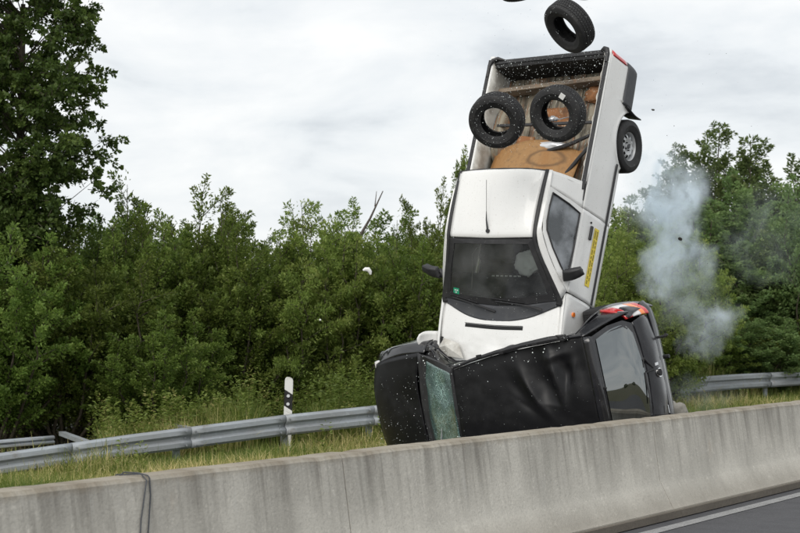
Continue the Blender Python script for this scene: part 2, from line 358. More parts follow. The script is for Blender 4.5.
M['leaf_yel'] = leafmat('willow_leaf', (.12, .16, .035), (.21, .26, .06), (.32, .34, .10), .5)
M['leaf_far'] = leafmat('far_tree_leaf', (.09, .135, .045), (.15, .21, .07), (.24, .29, .115), .5)
M['grass'] = leafmat('grass_blade', (.085, .125, .022), (.21, .23, .05), (.58, .47, .24), .4)
M['weed'] = leafmat('weed_leaf', (.10, .15, .03), (.20, .26, .055), (.42, .38, .15), .4)

# ------------------------------------------------------------ ground
def gz(x, y):
    t = min(max((y - 23) / 12, 0), 1); d = min(max((y - 14) / 6, 0), 1) * min(max((.5 - x) / 4.5, 0), 1)
    return .25 * t * min(max((x + 2) / 8, 0), 1) - .27 * d * max(0, 1 - max(0, y - 25) / 5)
D2 = Vector((.5346, .8451, 0)); N2 = Vector((-.8451, .5346, 0)); P0 = Vector((-2.23, 9.26, 0))   # barrier direction, its normal away from the camera, crest line start
xs = sorted(set([-900, -300, -120, -60] + list(np.arange(-40, 60, 1.5)) + [90, 160, 300, 900]))
ys = sorted(set([-900, -300, -100, -40, -10, 0, 8] + list(np.arange(12, 60, 1.5)) + [80, 120, 200, 400, 900]))
V = [(x, y, gz(x, y) - .02) for x in xs for y in ys]; ny = len(ys)
F = [(i * ny + j, (i + 1) * ny + j, (i + 1) * ny + j + 1, i * ny + j + 1) for i in range(len(xs) - 1) for j in range(ny - 1)]
tag(obj('ground', mesh(V, F, True), M['soil']), kind='structure')
def strip(name, s0, s1, n0, n1, z, m, **kw):
    q = [P0 + D2 * s + N2 * n for s, n in ((s0, n0), (s1, n0), (s1, n1), (s0, n1))]
    return tag(obj(name, mesh([(p.x, p.y, z) for p in q], [(0, 1, 2, 3)]), m), **kw)
strip('road', -60, 120, -14, -.62, -.006, M['asphalt'], kind='structure')
strip('road', -60, 120, -.62, 4.4, -.010, M['asphalt'], kind='structure')
ln = strip('road_marking', -40, 80, -.62, -.47, -.001, M['line'], kind='structure')

# ------------------------------------------------------------ concrete barrier (segments between the joints)
B = Matrix.Translation(P0) @ Matrix((( D2.x, N2.x, 0, 0), (D2.y, N2.y, 0, 0), (0, 0, 1, 0), (0, 0, 0, 1)))
bar = tag(empty('concrete_barrier', mat=B), 'long grey weather-stained concrete road barrier running across the foreground', 'barrier')
prof = [(-.25, .085), (-.235, .10), (-.13, .30), (-.10, .36), (-.012, .955), (.012, .98), (.188, .98), (.212, .955), (.30, .36), (.33, .30), (.435, .10), (.45, .085), (.45, .0), (-.25, .0)]
joint0, step = 3.36, 5.56
for k in range(-2, 7):
    s0, s1 = joint0 + step * k + .006, joint0 + step * (k + 1) - .006
    n = 40; V = []; F = []; m_ = len(prof)
    for i in range(n + 1):
        s = s0 + (s1 - s0) * i / n
        for j, (a, z) in enumerate(prof):
            q = .004 * mnoise.noise(Vector((s * 1.3, a * 3, z * 3)))
            chip = 0
            if j in (4, 5, 6): chip = max(0, mnoise.noise(Vector((s * 7, a, 4.2))) - .15) * .014
            V.append((s, a + q, z + (q if z > .2 else 0) - chip))
    for i in range(n):
        for j in range(m_): F.append((i * m_ + j, (i + 1) * m_ + j, (i + 1) * m_ + (j + 1) % m_, i * m_ + (j + 1) % m_))
    F += [tuple(range(m_)), tuple(range(n * m_, (n + 1) * m_))[::-1]]
    me = mesh(V, F, True, 25); bm = bmesh.new(); bm.from_mesh(me); bmesh.ops.recalc_face_normals(bm, faces=bm.faces); bm.to_mesh(me); bm.free()
    obj('barrier_segment', me, M['concrete'], bar)
    # joint filler, set back in the gap
    jf = MB(); jf.add([(s1 + .006 + dx, a * .97 + .003, z * .985) for dx in (-.005, .005) for (a, z) in prof], [tuple(range(14))[::-1], tuple(range(14, 28))] + [(i, (i + 1) % 14, 14 + (i + 1) % 14, 14 + i) for i in range(14)])
    jf.build('joint_filler', M['footing'], bar)
ft = MB(); ft.box((15, .10, .036), (60, .80, .072)); ft.build('footing', M['footing'], bar)

# cable looped over the barrier
cb = MB()
def onbar(px, py):      # point on the sloping front face seen at that pixel
    d = Vector(((px - 400) / FPX, 1, (HY - py) / FPX)); o = Vector((0, 0, CAMZ))
    Bi = B.inverted(); ol = Bi @ o; dl = Bi.to_3x3() @ d
    nrm = Vector((0, .595, -.088)).normalized()
    t = (nrm.dot(Vector((0, -.012, .955))) - nrm.dot(ol)) / nrm.dot(dl)
    return ol + dl * t
pa = [onbar(x, y) + Vector((0, -.012, 0)) for x, y in ((138, 548), (139.5, 520), (143, 495), (145, 480))]
pb = [onbar(x, y) + Vector((0, -.012, 0)) for x, y in ((148, 478), (149, 495), (147.5, 520), (145.5, 548))]
cb.tube(pa + [Vector((pa[-1].x + .0, .02, .995)), Vector((pa[-1].x - .02, .10, .992)), Vector((pa[-1].x - .03, .2, .985)), Vector((pa[-1].x - .03, .24, .90)), Vector((pa[-1].x - .03, .30, .5))], .0048, 8)
cb.tube([Vector((pa[-1].x - .05, .235, .93)), Vector((pa[-1].x - .0, .16, 1.0)), Vector((pb[0].x - .02, .05, 1.0)), Vector((pb[0].x, -.01, .985))] + pb, .0048, 8)
c_ = cb.build('cable', M['cable'], None, True); c_.matrix_world = B
tag(c_, 'thin dark cable looped over the top of the concrete barrier', 'cable')

# ------------------------------------------------------------ guard rail on the far verge
RAIL = [(-90, 466, 22.6), (0, 453, 23.2), (71, 443, 23.7), (130, 434.5, 24.1), (190, 427, 24.5), (284, 415, 25.3), (380, 405, 26.2), (470, 396, 28.0), (570, 387, 30.4), (670, 378.5, 33), (740, 374, 34.6), (800, 371, 36), (900, 366.5, 38.5), (1000, 363, 41)]
rp = np.array([list(at(a, b_, c)) for a, b_, c in RAIL])
def railpt(px):
    xsr = [r_[0] for r_ in RAIL]; i = max(0, min(len(xsr) - 2, int(np.searchsorted(xsr, px)) - 1)); t = (px - xsr[i]) / (xsr[i + 1] - xsr[i])
    return Vector(rp[i] * (1 - t) + rp[i + 1] * t)
rail = tag(empty('guard_rail', railpt(284) * 1.0), 'long galvanised steel guard rail curving along the grass verge behind the barrier', 'guard rail')
ro = Vector(railpt(284))
wprof = [(0, .31), (.045, .305), (.074, .275), (.078, .215), (.026, .178), (.024, .134), (.078, .097), (.074, .037), (.045, .006), (0, .001)]
wprof = [(a, z - .31) for a, z in wprof]
bounds = [-90, 71, 190, 284, 372, 455, 530, 600, 690, 768, 860, 1000]
for k in range(len(bounds) - 1):
    a, b_ = bounds[k], bounds[k + 1]; pxs = np.linspace(a, b_, 9); V = []; F = []
    for i, px in enumerate(pxs):
        p = railpt(px); q = (railpt(px + 2) - railpt(px - 2)); q.z = 0; q.normalize(); nn = Vector((q.y, -q.x, 0))
        lap = .006 if i == 0 else 0
        for (o_, z) in wprof: V.append(p + nn * (o_ + lap + .003 * (k % 2)) + Vector((0, 0, z)) - ro)
    m_ = len(wprof)
    for i in range(8):
        for j in range(m_ - 1): F.append((i * m_ + j, (i + 1) * m_ + j, (i + 1) * m_ + j + 1, i * m_ + j + 1))
    o = obj('rail_beam', mesh(V, F, True, 16), M['zinc'], rail)
    s = o.modifiers.new('solid', 'SOLIDIFY'); s.thickness = .004
    bl = MB(); p = railpt(b_ - 1.3); q = railpt(b_ + 2) - railpt(b_ - 2); q.z = 0; q.normalize(); nn = Vector((q.y, -q.x, 0))
    for du in (-.07, .07):
        for zz in (-.055, -.26, -.155):
            bl.tube([p + q * du + nn * (.085 if zz != -.155 else .024) + Vector((0, 0, zz)) - ro, p + q * du + nn * (.1 if zz != -.155 else .04) + Vector((0, 0, zz)) - ro], .013, 8)
    bl.build('rail_bolts', M['zinc'], rail)['kind'] = 'stuff'
for px in [68, 178, 287, 372, 455, 530, 600, 690, 768, 860]:
    p = railpt(px); g = gz(p.x, p.y); h = p.z - g
    if h < .2: continue
    q = (railpt(px + 2) - railpt(px - 2)); q.z = 0; q.normalize(); rt = Matrix((q, (-q.y, q.x, 0), (0, 0, 1))).transposed()
    mb = MB(); c = Vector((p.x, p.y, (g - .1 + p.z - .03) / 2)) - ro + rt @ Vector((0, .07, 0)); hh = p.z - .03 - g + .1
    mb.box(c, (.10, .006, hh), rt); mb.box(c + rt @ Vector((-.047, .03, 0)), (.006, .055, hh), rt); mb.box(c + rt @ Vector((.047, .03, 0)), (.006, .055, hh), rt)
    mb.build('post', M['zinc'], rail)

# second, broken-off rail end at far left and loose struts lying behind the rail
def wbar(name, pts, label, cat, hgt=.31):
    V = []; F = []; o0 = Vector(pts[0])
    for i, p in enumerate(pts):
        p = Vector(p); a = Vector(pts[min(i + 1, len(pts) - 1)]) - Vector(pts[max(0, i - 1)]); a.z = 0; a.normalize(); nn = Vector((a.y, -a.x, 0))
        for (o_, z) in wprof: V.append(p + nn * o_ + Vector((0, 0, z * hgt / .31)) - o0)
    m_ = len(wprof)
    F = [(i * m_ + j, (i + 1) * m_ + j, (i + 1) * m_ + j + 1, i * m_ + j + 1) for i in range(len(pts) - 1) for j in range(m_ - 1)]
    o = obj(name, mesh(V, F, True, 50), M['zinc']); o.location = o0
    s = o.modifiers.new('solid', 'SOLIDIFY'); s.thickness = .004
    return tag(o, label, cat)
wbar('guard_rail_end', [at(-70, 448, 24.0), at(0, 440, 24.3), at(28, 437.5, 24.5), at(53, 435.5, 24.7)], 'short low steel rail end in the weeds behind the guard rail, far left', 'guard rail', .12)
def strut(px0, py0, d0, px1, py1, d1, label):
    mb = MB(); a, b_ = at(px0, py0, d0), at(px1, py1, d1); ax = (b_ - a); l = ax.length; ax.normalize()
    sd_ = ax.cross(Vector((0, 0, 1))).normalized(); up = sd_.cross(ax); rt = Matrix((ax, sd_, up)).transposed()
    mb.box((0, 0, 0), (l, .10, .006), rt); mb.box(rt @ Vector((0, .047, -.03)), (l, .006, .06), rt); mb.box(rt @ Vector((0, -.047, -.03)), (l, .006, .06), rt)
    o = mb.build('steel_strut', M['zinc']); o.location = (a + b_) / 2
    return tag(o, label, 'steel strut')
strut(62, 431.5, 26, 88, 441, 23.9, 'pale steel strut sloping down to the low left stretch of the guard rail')
strut(168, 422.5, 26.2, 196, 428.5, 24.6, 'thin steel strut just showing behind the guard rail, right of the sloping one')

# ------------------------------------------------------------ reflector post
b0 = at(286.5, 440, 26.6); b0.z = gz(b0.x, b0.y)
post = empty('reflector_post', b0); post.rotation_euler = (0, R(2.0), R(8))
tag(post, 'white roadside reflector post with black slanted band behind the guard rail', 'reflector post')
hp = CAMZ + (HY - 377) / FPX * 26.6 - b0.z
def postpart(name, outline, m_, off=0):
    # outline: (x, z) polygon; rounded front
    V = []; n = len(outline)
    for yy in (-.045 - off, .03 + off): V += [(x * (1 + off * 8), yy + (abs(x) * .25 if yy < 0 else 0), z) for x, z in outline]
    F = [tuple(range(n)), tuple(range(n, 2 * n))[::-1]] + [(i, n + i, n + (i + 1) % n, (i + 1) % n) for i in range(n)]
    me = mesh(V, F); bm = bmesh.new(); bm.from_mesh(me); bmesh.ops.recalc_face_normals(bm, faces=bm.faces); bmesh.ops.bevel(bm, geom=bm.edges, offset=.004, segments=2, affect='EDGES'); bm.to_mesh(me); bm.free()
    return obj(name, me, m_, post)
W_ = .066; z1a, z1b = hp - .27, hp - .21; z2a, z2b = hp - .52, hp - .46
postpart('post_top', [(-W_, hp - .20), (W_, hp - .28), (W_, hp - .06), (W_ * .75, hp - .02), (W_ * .2, hp), (-W_ * .55, hp), (-W_ * .9, hp - .025), (-W_, hp - .06)], M['post_white'])
postpart('black_band', [(-W_, hp - .46), (W_, hp - .54), (W_, hp - .28), (-W_, hp - .20)], M['post_black'])
postpart('post_base', [(-W_, -.1), (W_, -.1), (W_, hp - .54), (-W_, hp - .46)], M['post_white'])
for zz in (hp - .30, hp - .43):
    mb = MB(); mb.tube([(-.008, -.040, zz), (-.008, -.056, zz)], .026, 20); mb.build('reflector', M['reflector'], post)

# ------------------------------------------------------------ vegetation
def build_np(name, V, Fq, tint, m_, parent=None, nside=4, loops=None):
    me = bpy.data.meshes.new('mesh'); nv = len(V); nf = len(Fq)
    me.vertices.add(nv); me.vertices.foreach_set('co', V.astype(np.float32).ravel())
    me.loops.add(nf * nside); me.loops.foreach_set('vertex_index', Fq.astype(np.int32).ravel())
    me.polygons.add(nf); me.polygons.foreach_set('loop_start', np.arange(0, nf * nside, nside, dtype=np.int32))
    at_ = me.attributes.new('tint', 'FLOAT', 'POINT'); at_.data.foreach_set('value', tint.astype(np.float32))
    me.update(calc_edges=True); me.validate()
    return obj(name, me, m_, parent)
def leaf_quads(P, T, size, asp, tint, r_):
    """P base points, T directions: one folded rhombus leaf each"""
    n = len(P); size = size * r_.uniform(.6, 1.25, n)[:, None]
    T = T / np.linalg.norm(T, axis=1, keepdims=True)
    up = r_.normal(size=(n, 3)) * .7 + np.array([0, 0, .8]); S = np.cross(T, up); S /= np.linalg.norm(S, axis=1, keepdims=True) + 1e-9
    U = np.cross(S, T)
    mid = P + T * size * .45 + U * size * .10
    tip = P + T * size - U * size * .10 * r_.uniform(0, 2, n)[:, None]
    a = mid + S * size * asp * .5; b_ = mid - S * size * asp * .5
    V = np.stack([P, a, tip, b_], 1).reshape(-1, 3)
    F = np.arange(4 * n).reshape(-1, 4)
    return V, F, np.repeat(tint, 4)
def stems_and_twigs(h, rad, nstem, ntwig, r_, up=.75, low=.12, twl=(.3, .8), lean=.25):
    stems = []; tw = []
    for s in range(nstem):
        a = 2 * math.pi * (s + r_.uniform(-.4, .4)) / nstem; rr = rad * math.sqrt(r_.uniform(.02, 1)); hh = h * (1 - .30 * (rr / rad) ** 1.8) * r_.uniform(.72, 1.03)
        base = np.array([.12 * math.cos(a), .12 * math.sin(a), 0]); tip = np.array([rr * math.cos(a), rr * math.sin(a), hh])
        k = 9; t = np.linspace(0, 1, k)[:, None]
        out_ = np.minimum(1, t * 1.6) ** .8
        pts = np.concatenate([base[:2] + (tip[:2] - base[:2]) * out_, base[2] + (tip[2] - base[2]) * t], 1)
        pts[1:-1] += r_.normal(size=(k - 2, 3)) * .05 * h / 4
        stems.append(pts)
        for q in range(ntwig):
            u = low + (1 - low) * ((q + r_.uniform(0, 1)) / ntwig); x = u * (k - 1); i = min(int(x), k - 2); p = pts[i] * (1 - x + i) + pts[i + 1] * (x - i)
            az = r_.uniform(0, 6.283); outw = np.array([math.cos(az), math.sin(az), 0]) + np.append(p[:2] / rad, 0) * .8
            d = outw * (1 - up * r_.uniform(.5, 1.1)) + np.array([0, 0, up * r_.uniform(.4, 1.1)]); d /= np.linalg.norm(d)
            l = r_.uniform(*twl) * (1.1 - .45 * max(0, u - .3) / .7) * h / 4
            if u > .9: l *= .7
            tw.append((p, d, l))
    return stems, tw
def crown_mesh(tw, per, size, asp, r_, spread=.10, droop=.1, tintmid=.45):
    P = []; T = []; C = []
    for (p, d, l) in tw:
        n = max(6, int(per * l / .5)); t = r_.uniform(.05, 1, n) ** .85
        side = r_.normal(size=(n, 3)); side -= side @ d[:, None] * d
        side /= np.linalg.norm(side, axis=1, keepdims=True)
        pos = p + d * (t * l)[:, None] + np.array([0, 0, -1]) * ((t * t) * l * droop)[:, None]
        pos = pos + side * (r_.uniform(0, spread, n) * (1.15 - t))[:, None]
        P.append(pos); T.append(side * .8 + d * .6 + r_.normal(size=(n, 3)) * .25)
        C.append(np.clip(r_.normal(tintmid + r_.normal() * .12, .16, n), 0, 1))
    return leaf_quads(np.concatenate(P), np.concatenate(T), size, asp, np.concatenate(C), r_)
def limbs_mesh(stems, tw, r0, r_, frac=.5):
    mb = MB()
    for s in stems:
        k = len(s); mb.tube([Vector(p) for p in s], [r0 * (1 - .88 * i / (k - 1)) for i in range(k)], 5, False)
    for (p, d, l) in tw:
        if r_.uniform() < frac: mb.tube([Vector(p), Vector(p + d * l * .5), Vector(p + d * l + np.array([0, 0, -.05 * l]))], [.010, .007, .003], 3, False)
    return mesh(mb.v, mb.f, True)
protos = []
def make_proto(kind, h, rad, nstem, ntwig, per, size, asp, seed, leafm, **kw):
    r_ = np.random.default_rng(seed); stems, tw = stems_and_twigs(h, rad, nstem, ntwig, r_, **kw)
    V, F, C = crown_mesh(tw, per, size, asp, r_, spread=.17)
    me = build_np('crown', V, F, C, M[leafm]); data = me.data; bpy.data.objects.remove(me)
    lm = limbs_mesh(stems, tw, .035 * h / 4, r_); lm.materials.append(M['bark'])
    return dict(h=h, rad=rad, crown=data, limbs=lm)
PR = {}
PR['a'] = make_proto('a', 4.2, 1.6, 24, 24, 120, .068, .52, 11, 'leaf', twl=(.4, 1.0), up=.62)
PR['b'] = make_proto('b', 4.2, 1.6, 24, 24, 120, .064, .46, 12, 'leaf', up=.7, twl=(.4, .95))
PR['c'] = make_proto('c', 4.2, 1.7, 22, 24, 115, .074, .38, 13, 'leaf_yel', up=.5, twl=(.45, 1.05))
PR['d'] = make_proto('d', 4.2, 1.5, 22, 24, 115, .066, .48, 14, 'leaf', up=.8, twl=(.45, 1.1))
PR['f'] = make_proto('f', 4.2, 1.6, 22, 26, 88, .078, .50, 15, 'leaf_far', up=.6, twl=(.4, 1.0))
PR['p'] = make_proto('p', 7.5, 1.4, 15, 38, 80, .095, .58, 16, 'leaf_far', up=.75, twl=(.3, .75))
def plant(name, key, px, D, ytop, label, cat, group, width=None, rot=None):
    p = PR[key]; X = (px - 400) / FPX * D; g = gz(X, D); H_ = CAMZ + (HY - ytop) / FPX * D - g
    s = H_ / p['h']; sx = s if width is None else width / 2 / p['rad']
    e_ = empty(name, (X, D, g)); e_.rotation_euler = (0, 0, rot if rot is not None else random.uniform(0, 6.28)); e_.scale = (sx, sx, s)
    c = obj('crown', p['crown'], None, e_); t = obj('trunk', p['limbs'], None, e_)
    return tag(e_, label, cat, group)
G1 = 'leafy shrubs of the roadside thicket'; G2 = 'trees and tall shrubs beyond the thicket'
front = [
 ('a', -8, 26.9, 205, 3.0, 'dark green bush below the tall tree at the left edge'),
 ('b', 62, 27.6, 208, 3.2, 'dense bush under the right side of the tall dark tree'),
 ('b', 128, 29.0, 168, 3.0, 'tallest bush just right of the tall dark tree'),
 ('d', 185, 29.3, 200, 2.8, 'upright bush with ragged top, next right of the tallest bush'),
 ('a', 148, 27.6, 300, 2.3, 'low rounded bush bulging forward from the thicket above the sloping rail'),
 ('d', 236, 29.4, 226, 2.9, 'darker bush at the dip of the skyline, left of the white post'),
 ('c', 285, 29.6, 200, 2.9, 'bush with spiky top directly above the white reflector post'),
 ('c', 335, 29.8, 222, 2.9, 'bush just right of the spiky one above the reflector post'),
 ('b', 388, 30.0, 206, 2.9, 'bush left of the pickup in front of the bare dead branch'),
 ('a', 440, 30.2, 222, 2.8, 'bush partly hidden by the left edge of the pickup cab'),
 ('d', 432, 31.5, 190, 1.7, 'slim light green young tree rising beside the pickup roof'),
 ('c', 612, 32.0, 222, 2.8, 'yellow-green bush seen right of the tilted pickup'),
 ('c', 655, 33.0, 200, 3.0, 'yellow-green bush behind the left half of the smoke'),
 ('c', 684, 36.2, 300, 2.6, 'low olive bush under the smoke, above the guard rail'),
]
for i, (k, px, D, yt, wd, lb) in enumerate(front): plant('shrub', k, px, D, yt - (12 if 90 < px < 420 else 0), lb, 'shrub', G1, wd)
back = [
 ('a', 20, 31.5, 200, 3.4, 'shaded bush at the rear of the thicket, behind the left edge bushes'),
 ('b', 95, 32.0, 196, 3.4, 'shaded bush at the rear, behind the tallest bush'),
 ('a', 165, 32.0, 206, 3.2, 'rear bush filling the gap right of the tallest bush'),
 ('b', 250, 32.0, 216, 3.3, 'rear bush left of the spiky bush above the post'),
 ('a', 315, 32.3, 226, 3.2, 'rear bush behind the gap right of the spiky bush'),
 ('d', 362, 32.3, 208, 3.0, 'rear bush at the foot of the bare dead branch'),
 ('b', 415, 33.0, 214, 3.2, 'rear bush showing between the dead branch and the pickup'),
 ('b', 480, 34.0, 215, 3.6, 'rear bush mostly hidden behind the white pickup cab'),
 ('b', 560, 35.0, 240, 4.0, 'rear bush hidden behind the pickup door side'),
]
for i, (k, px, D, yt, wd, lb) in enumerate(back): plant('shrub', k, px, D, yt, lb, 'shrub', G1, wd)
right = [
 ('young_tree', 'd', 463, 37, 158, 2.0, 'thin young tree whose tip peeks out left of the pickup bed'),
 ('tall_tree', 'p', 695, 43, 124, 2.6, 'tall pale-leaved tree behind the smoke, left of the highest tree'),
 ('tall_tree', 'p', 738, 44, 100, 3.4, 'highest tree of the group on the right'),
 ('tree', 'f', 772, 42, 152, 4.6, 'broad grey-green tree at the right edge'),
 ('tree', 'p', 722, 39, 172, 3.4, 'leafy tree directly right of the smoke plume'),
 ('tree', 'f', 752, 38.5, 205, 3.4, 'bushy tree low in front of the highest right-hand tree'),
 ('tree', 'f', 640, 40, 182, 4.0, 'grey-green tree behind the smoke next to the pickup flank'),
 ('tree', 'f', 826, 38, 175, 3.6, 'tree cut off by the right edge of the picture'),
 ('shrub', 'f', 735, 36.8, 290, 3.4, 'dark rounded bush above the right stretch of guard rail'),
 ('shrub', 'a', 775, 37.4, 300, 3.0, 'bush above the guard rail near the right edge'),
 ('shrub', 'c', 815, 38.0, 300, 3.2, 'bush cut off at the right edge, above the guard rail'),
 ('tree', 'f', 600, 45, 215, 5.0, 'distant grey-green tree closest to the pickup flank'),
]
for (nm, k, px, D, yt, wd, lb) in right: plant(nm, k, px, D, yt, lb, 'tree' if 'tree' in nm else 'shrub', G2 if 'tree' in nm else G1, wd)

# the tall dark tree at the left edge, crown shaped on its own
def tall_left():
    r_ = np.random.default_rng(31); D = 28.2; root = empty('tall_tree', (at(22, 0, D).x, D, 0))
    o0 = Vector(root.location)
    tw = []; limbs = MB()
    limbs.tube([(0, 0, -.1), (.03, .02, 2.5), (-.04, .05, 5), (.02, 0, 7.4)], [.13, .10, .075, .04], 8, False)
    tips = []
    # limbs reach lists: (px, py, depth offset) of twig clusters
    out_edge = [(100, 8), (88, 30), (96, 52), (80, 70), (92, 80), (70, 96), (98, 92), (62, 120), (92, 108), (78, 140), (118, 130), (104, 145), (60, 160), (96, 160), (40, 185), (75, 182), (102, 175), (20, 205), (55, 210), (0, 225), (88, 205)]
    cl = []
    for (x, y) in out_edge: cl.append((x - 6, y + 4, r_.uniform(-.5, .5)))
    for k in range(26): cl.append((r_.uniform(5, 50), r_.uniform(150, 250), r_.uniform(-1.0, -.5)))
    for k in range(300):
        y = r_.uniform(-60, 275); xr = np.interp(y, [-60, 8, 70, 115, 150, 200, 235, 275], [80, 88, 70, 62, 78, 72, 60, 50]); cl.append((r_.uniform(-75, xr), y, r_.uniform(-1.2, 1.2)))
    for (x, y, dz) in cl:
        if y > 125 and dz > -.45 and mnoise.noise(Vector((x / 22, y / 22, 3.3))) > .22: continue
        if 55 < x < 80 and 88 < y < 112 and r_.uniform() < .5: continue
        c = np.array(at(x, y, D + dz)) - np.array(o0)
        zt = max(.6, c[2] - .55 * abs(c[0]) - .4); st = Vector((0, 0, zt))
        if r_.uniform() < .35: limbs.tube([st, st.lerp(Vector(c), .55) + Vector((0, 0, .05)), Vector(c)], [.018, .010, .004], 4, False)
        d0 = np.array(c) - np.array(st); d0 /= np.linalg.norm(d0)
        for q in range(6):
            d = d0 * .7 + r_.normal(size=3) * .55; d /= np.linalg.norm(d)
            tw.append((c - d0 * .15 + r_.normal(size=3) * .1, d, r_.uniform(.22, .45)))
    V, F, C = crown_mesh(tw, 74, .078, .78, r_, spread=.09, droop=.25)
    build_np('crown', V, F, C, M['leaf_dark'], root)
    for (p, d, l) in tw: limbs.tube([Vector(p), Vector(p + d * l)], [.007, .003], 3, False)
    limbs.build('trunk', M['bark'], root, True)
    tag(root, 'tall dark broad-leaved tree rising past the top at the left edge', 'tree')
tall_left()

def far_wood():      # wood on the far side of the road, mirrored in the black car's rear window
    r_ = np.random.default_rng(61); P = []; T = []
    for k in range(26):
        x = r_.uniform(5, 60); y = -r_.uniform(34, 42); h = r_.uniform(2.0, 3.6) * (1.5 if k % 5 == 0 else 1); rad = r_.uniform(1.6, 2.8); n = 1100
        d = r_.normal(size=(n, 3)); d /= np.linalg.norm(d, axis=1, keepdims=True); q = d * (r_.uniform(.3, 1, n) ** .5)[:, None] * np.array([rad, rad, h / 2]); q[:, 0] *= 1 - .5 * np.clip(q[:, 2] / h + .2, 0, 1)
        P.append(q + np.array([x, y, h / 2])); T.append(d + r_.normal(size=(n, 3)) * .4)
    P = np.concatenate(P); V, F, C = leaf_quads(P, np.concatenate(T), .42, .6, np.clip(r_.normal(.4, .2, len(P)), 0, 1), r_)
    tag(build_np('far_wood', V, F, C, M['leaf_dark']), 'wood across the road, seen only as a reflection in the black car rear window', 'wood', None, 'stuff')
far_wood()

# bare dead branch and the twig tip by the pickup bed
mb = MB(); a, b_ = at(354, 246, 30.3), at(383, 191, 30.3)
mb.tube([a, a.lerp(b_, .5) + Vector((.03, 0, 0)), b_], [.034, .022, .009], 6); mb.tube([a.lerp(b_, .72), a.lerp(b_, .72) + Vector((.03, .05, .28))], [.016, .006], 4)
base_ = Vector((a.x - .25, 30.4, gz(a.x, 30.4))); mb.tube([base_, a], [.05, .034], 6)
mb.v = [v - base_ for v in mb.v]
o = mb.build('dead_branch', M['deadwood'], None, True); o.location = base_
tag(o, 'bare dead branch sticking up out of the thicket left of the pickup', 'dead branch')

# weeds and grass
def blades(name, n, px_rng, D_fn, hmin, hmax, wid, m_, label_kind, seed, straw, lean=.5, clump=True):
    r_ = np.random.default_rng(seed)
    px = r_.uniform(*px_rng, n); u = r_.uniform(0, 1, n); D = D_fn(px, u)
    X = (px - 400) / FPX * D
    if clump:
        nc = n // 14; ci = r_.integers(0, nc, n); X = X[ci % n] + r_.normal(size=n) * .09; D = D[ci % n] + r_.normal(size=n) * .09
    g = np.array([gz(a_, b_) for a_, b_ in zip(X, D)]) - .03
    keep = ~((X / D * FPX + 400 < 104) & (D < 27.6) & (D > 23.6) & (name == 'tall_grass')) & ~((np.abs(X - b0.x) < .45) & (D < 27.2) & (D > 25.4)); X, D, g = X[keep], D[keep], g[keep]; n = len(X)
    nz_ = np.array([mnoise.noise(Vector((x * .6, d * .6, seed))) for x, d in zip(X, D)])
    h = r_.uniform(hmin, hmax, n) * (1 + nz_ * .7)
    if name == 'grass': h *= 1 + .25 * np.exp(-((D - railD(X / D * FPX + 400)) / .5) ** 2)
    az = r_.uniform(0, 6.283, n); ln_ = np.abs(r_.normal(0, lean, n)) * h
    base = np.stack([X, D, g], 1); dirn = np.stack([np.cos(az), np.sin(az), np.zeros(n)], 1)
    sa = r_.uniform(0, 6.283, n); side = np.stack([np.cos(sa), np.sin(sa) * .4, np.zeros(n)], 1) * (wid * r_.uniform(.6, 1.3, n))[:, None]
    mid = base + dirn * (ln_ * .35)[:, None] + np.array([0, 0, 1]) * (h * .6)[:, None]
    tip = base + dirn * ln_[:, None] + np.array([0, 0, 1]) * (h * np.clip(1 - .35 * ln_ / h, .4, 1))[:, None]
    V = np.stack([base - side, base + side, mid + side * .8, mid - side * .8, tip + side * .15, tip - side * .15], 1).reshape(-1, 3)
    k = np.arange(n) * 6
    F = np.concatenate([np.stack([k, k + 1, k + 2, k + 3], 1), np.stack([k + 3, k + 2, k + 4, k + 5], 1)])
    pt = np.array([mnoise.noise(Vector((x * .35, d * .35, seed + 9))) for x, d in zip(X, D)])
    tint = np.clip(r_.normal(.30, .2, n) + pt * .55 + (r_.uniform(0, 1, n) < straw + pt * .4) * .5, 0, 1)
    o = build_np(name, V, F, np.repeat(tint, 6), m_)
    return tag(o, label_kind, 'grass', None, 'stuff')
def railD(px): return np.interp(px, [r_[0] for r_ in RAIL], [r_[2] for r_ in RAIL])
blades('grass', 170000, (-90, 900), lambda px, u: (railD(px) - 7.0) + u * 8.5, .14, .40, .006, M['grass'], 'rough green and straw coloured grass of the verge under the guard rail', 41, .26, .85)
blades('tall_grass', 60000, (-60, 900), lambda px, u: railD(px) + .25 + u * 2.6, .35, .85, .007, M['grass'], 'long seeding grass and weeds behind the guard rail', 42, .22, .3)
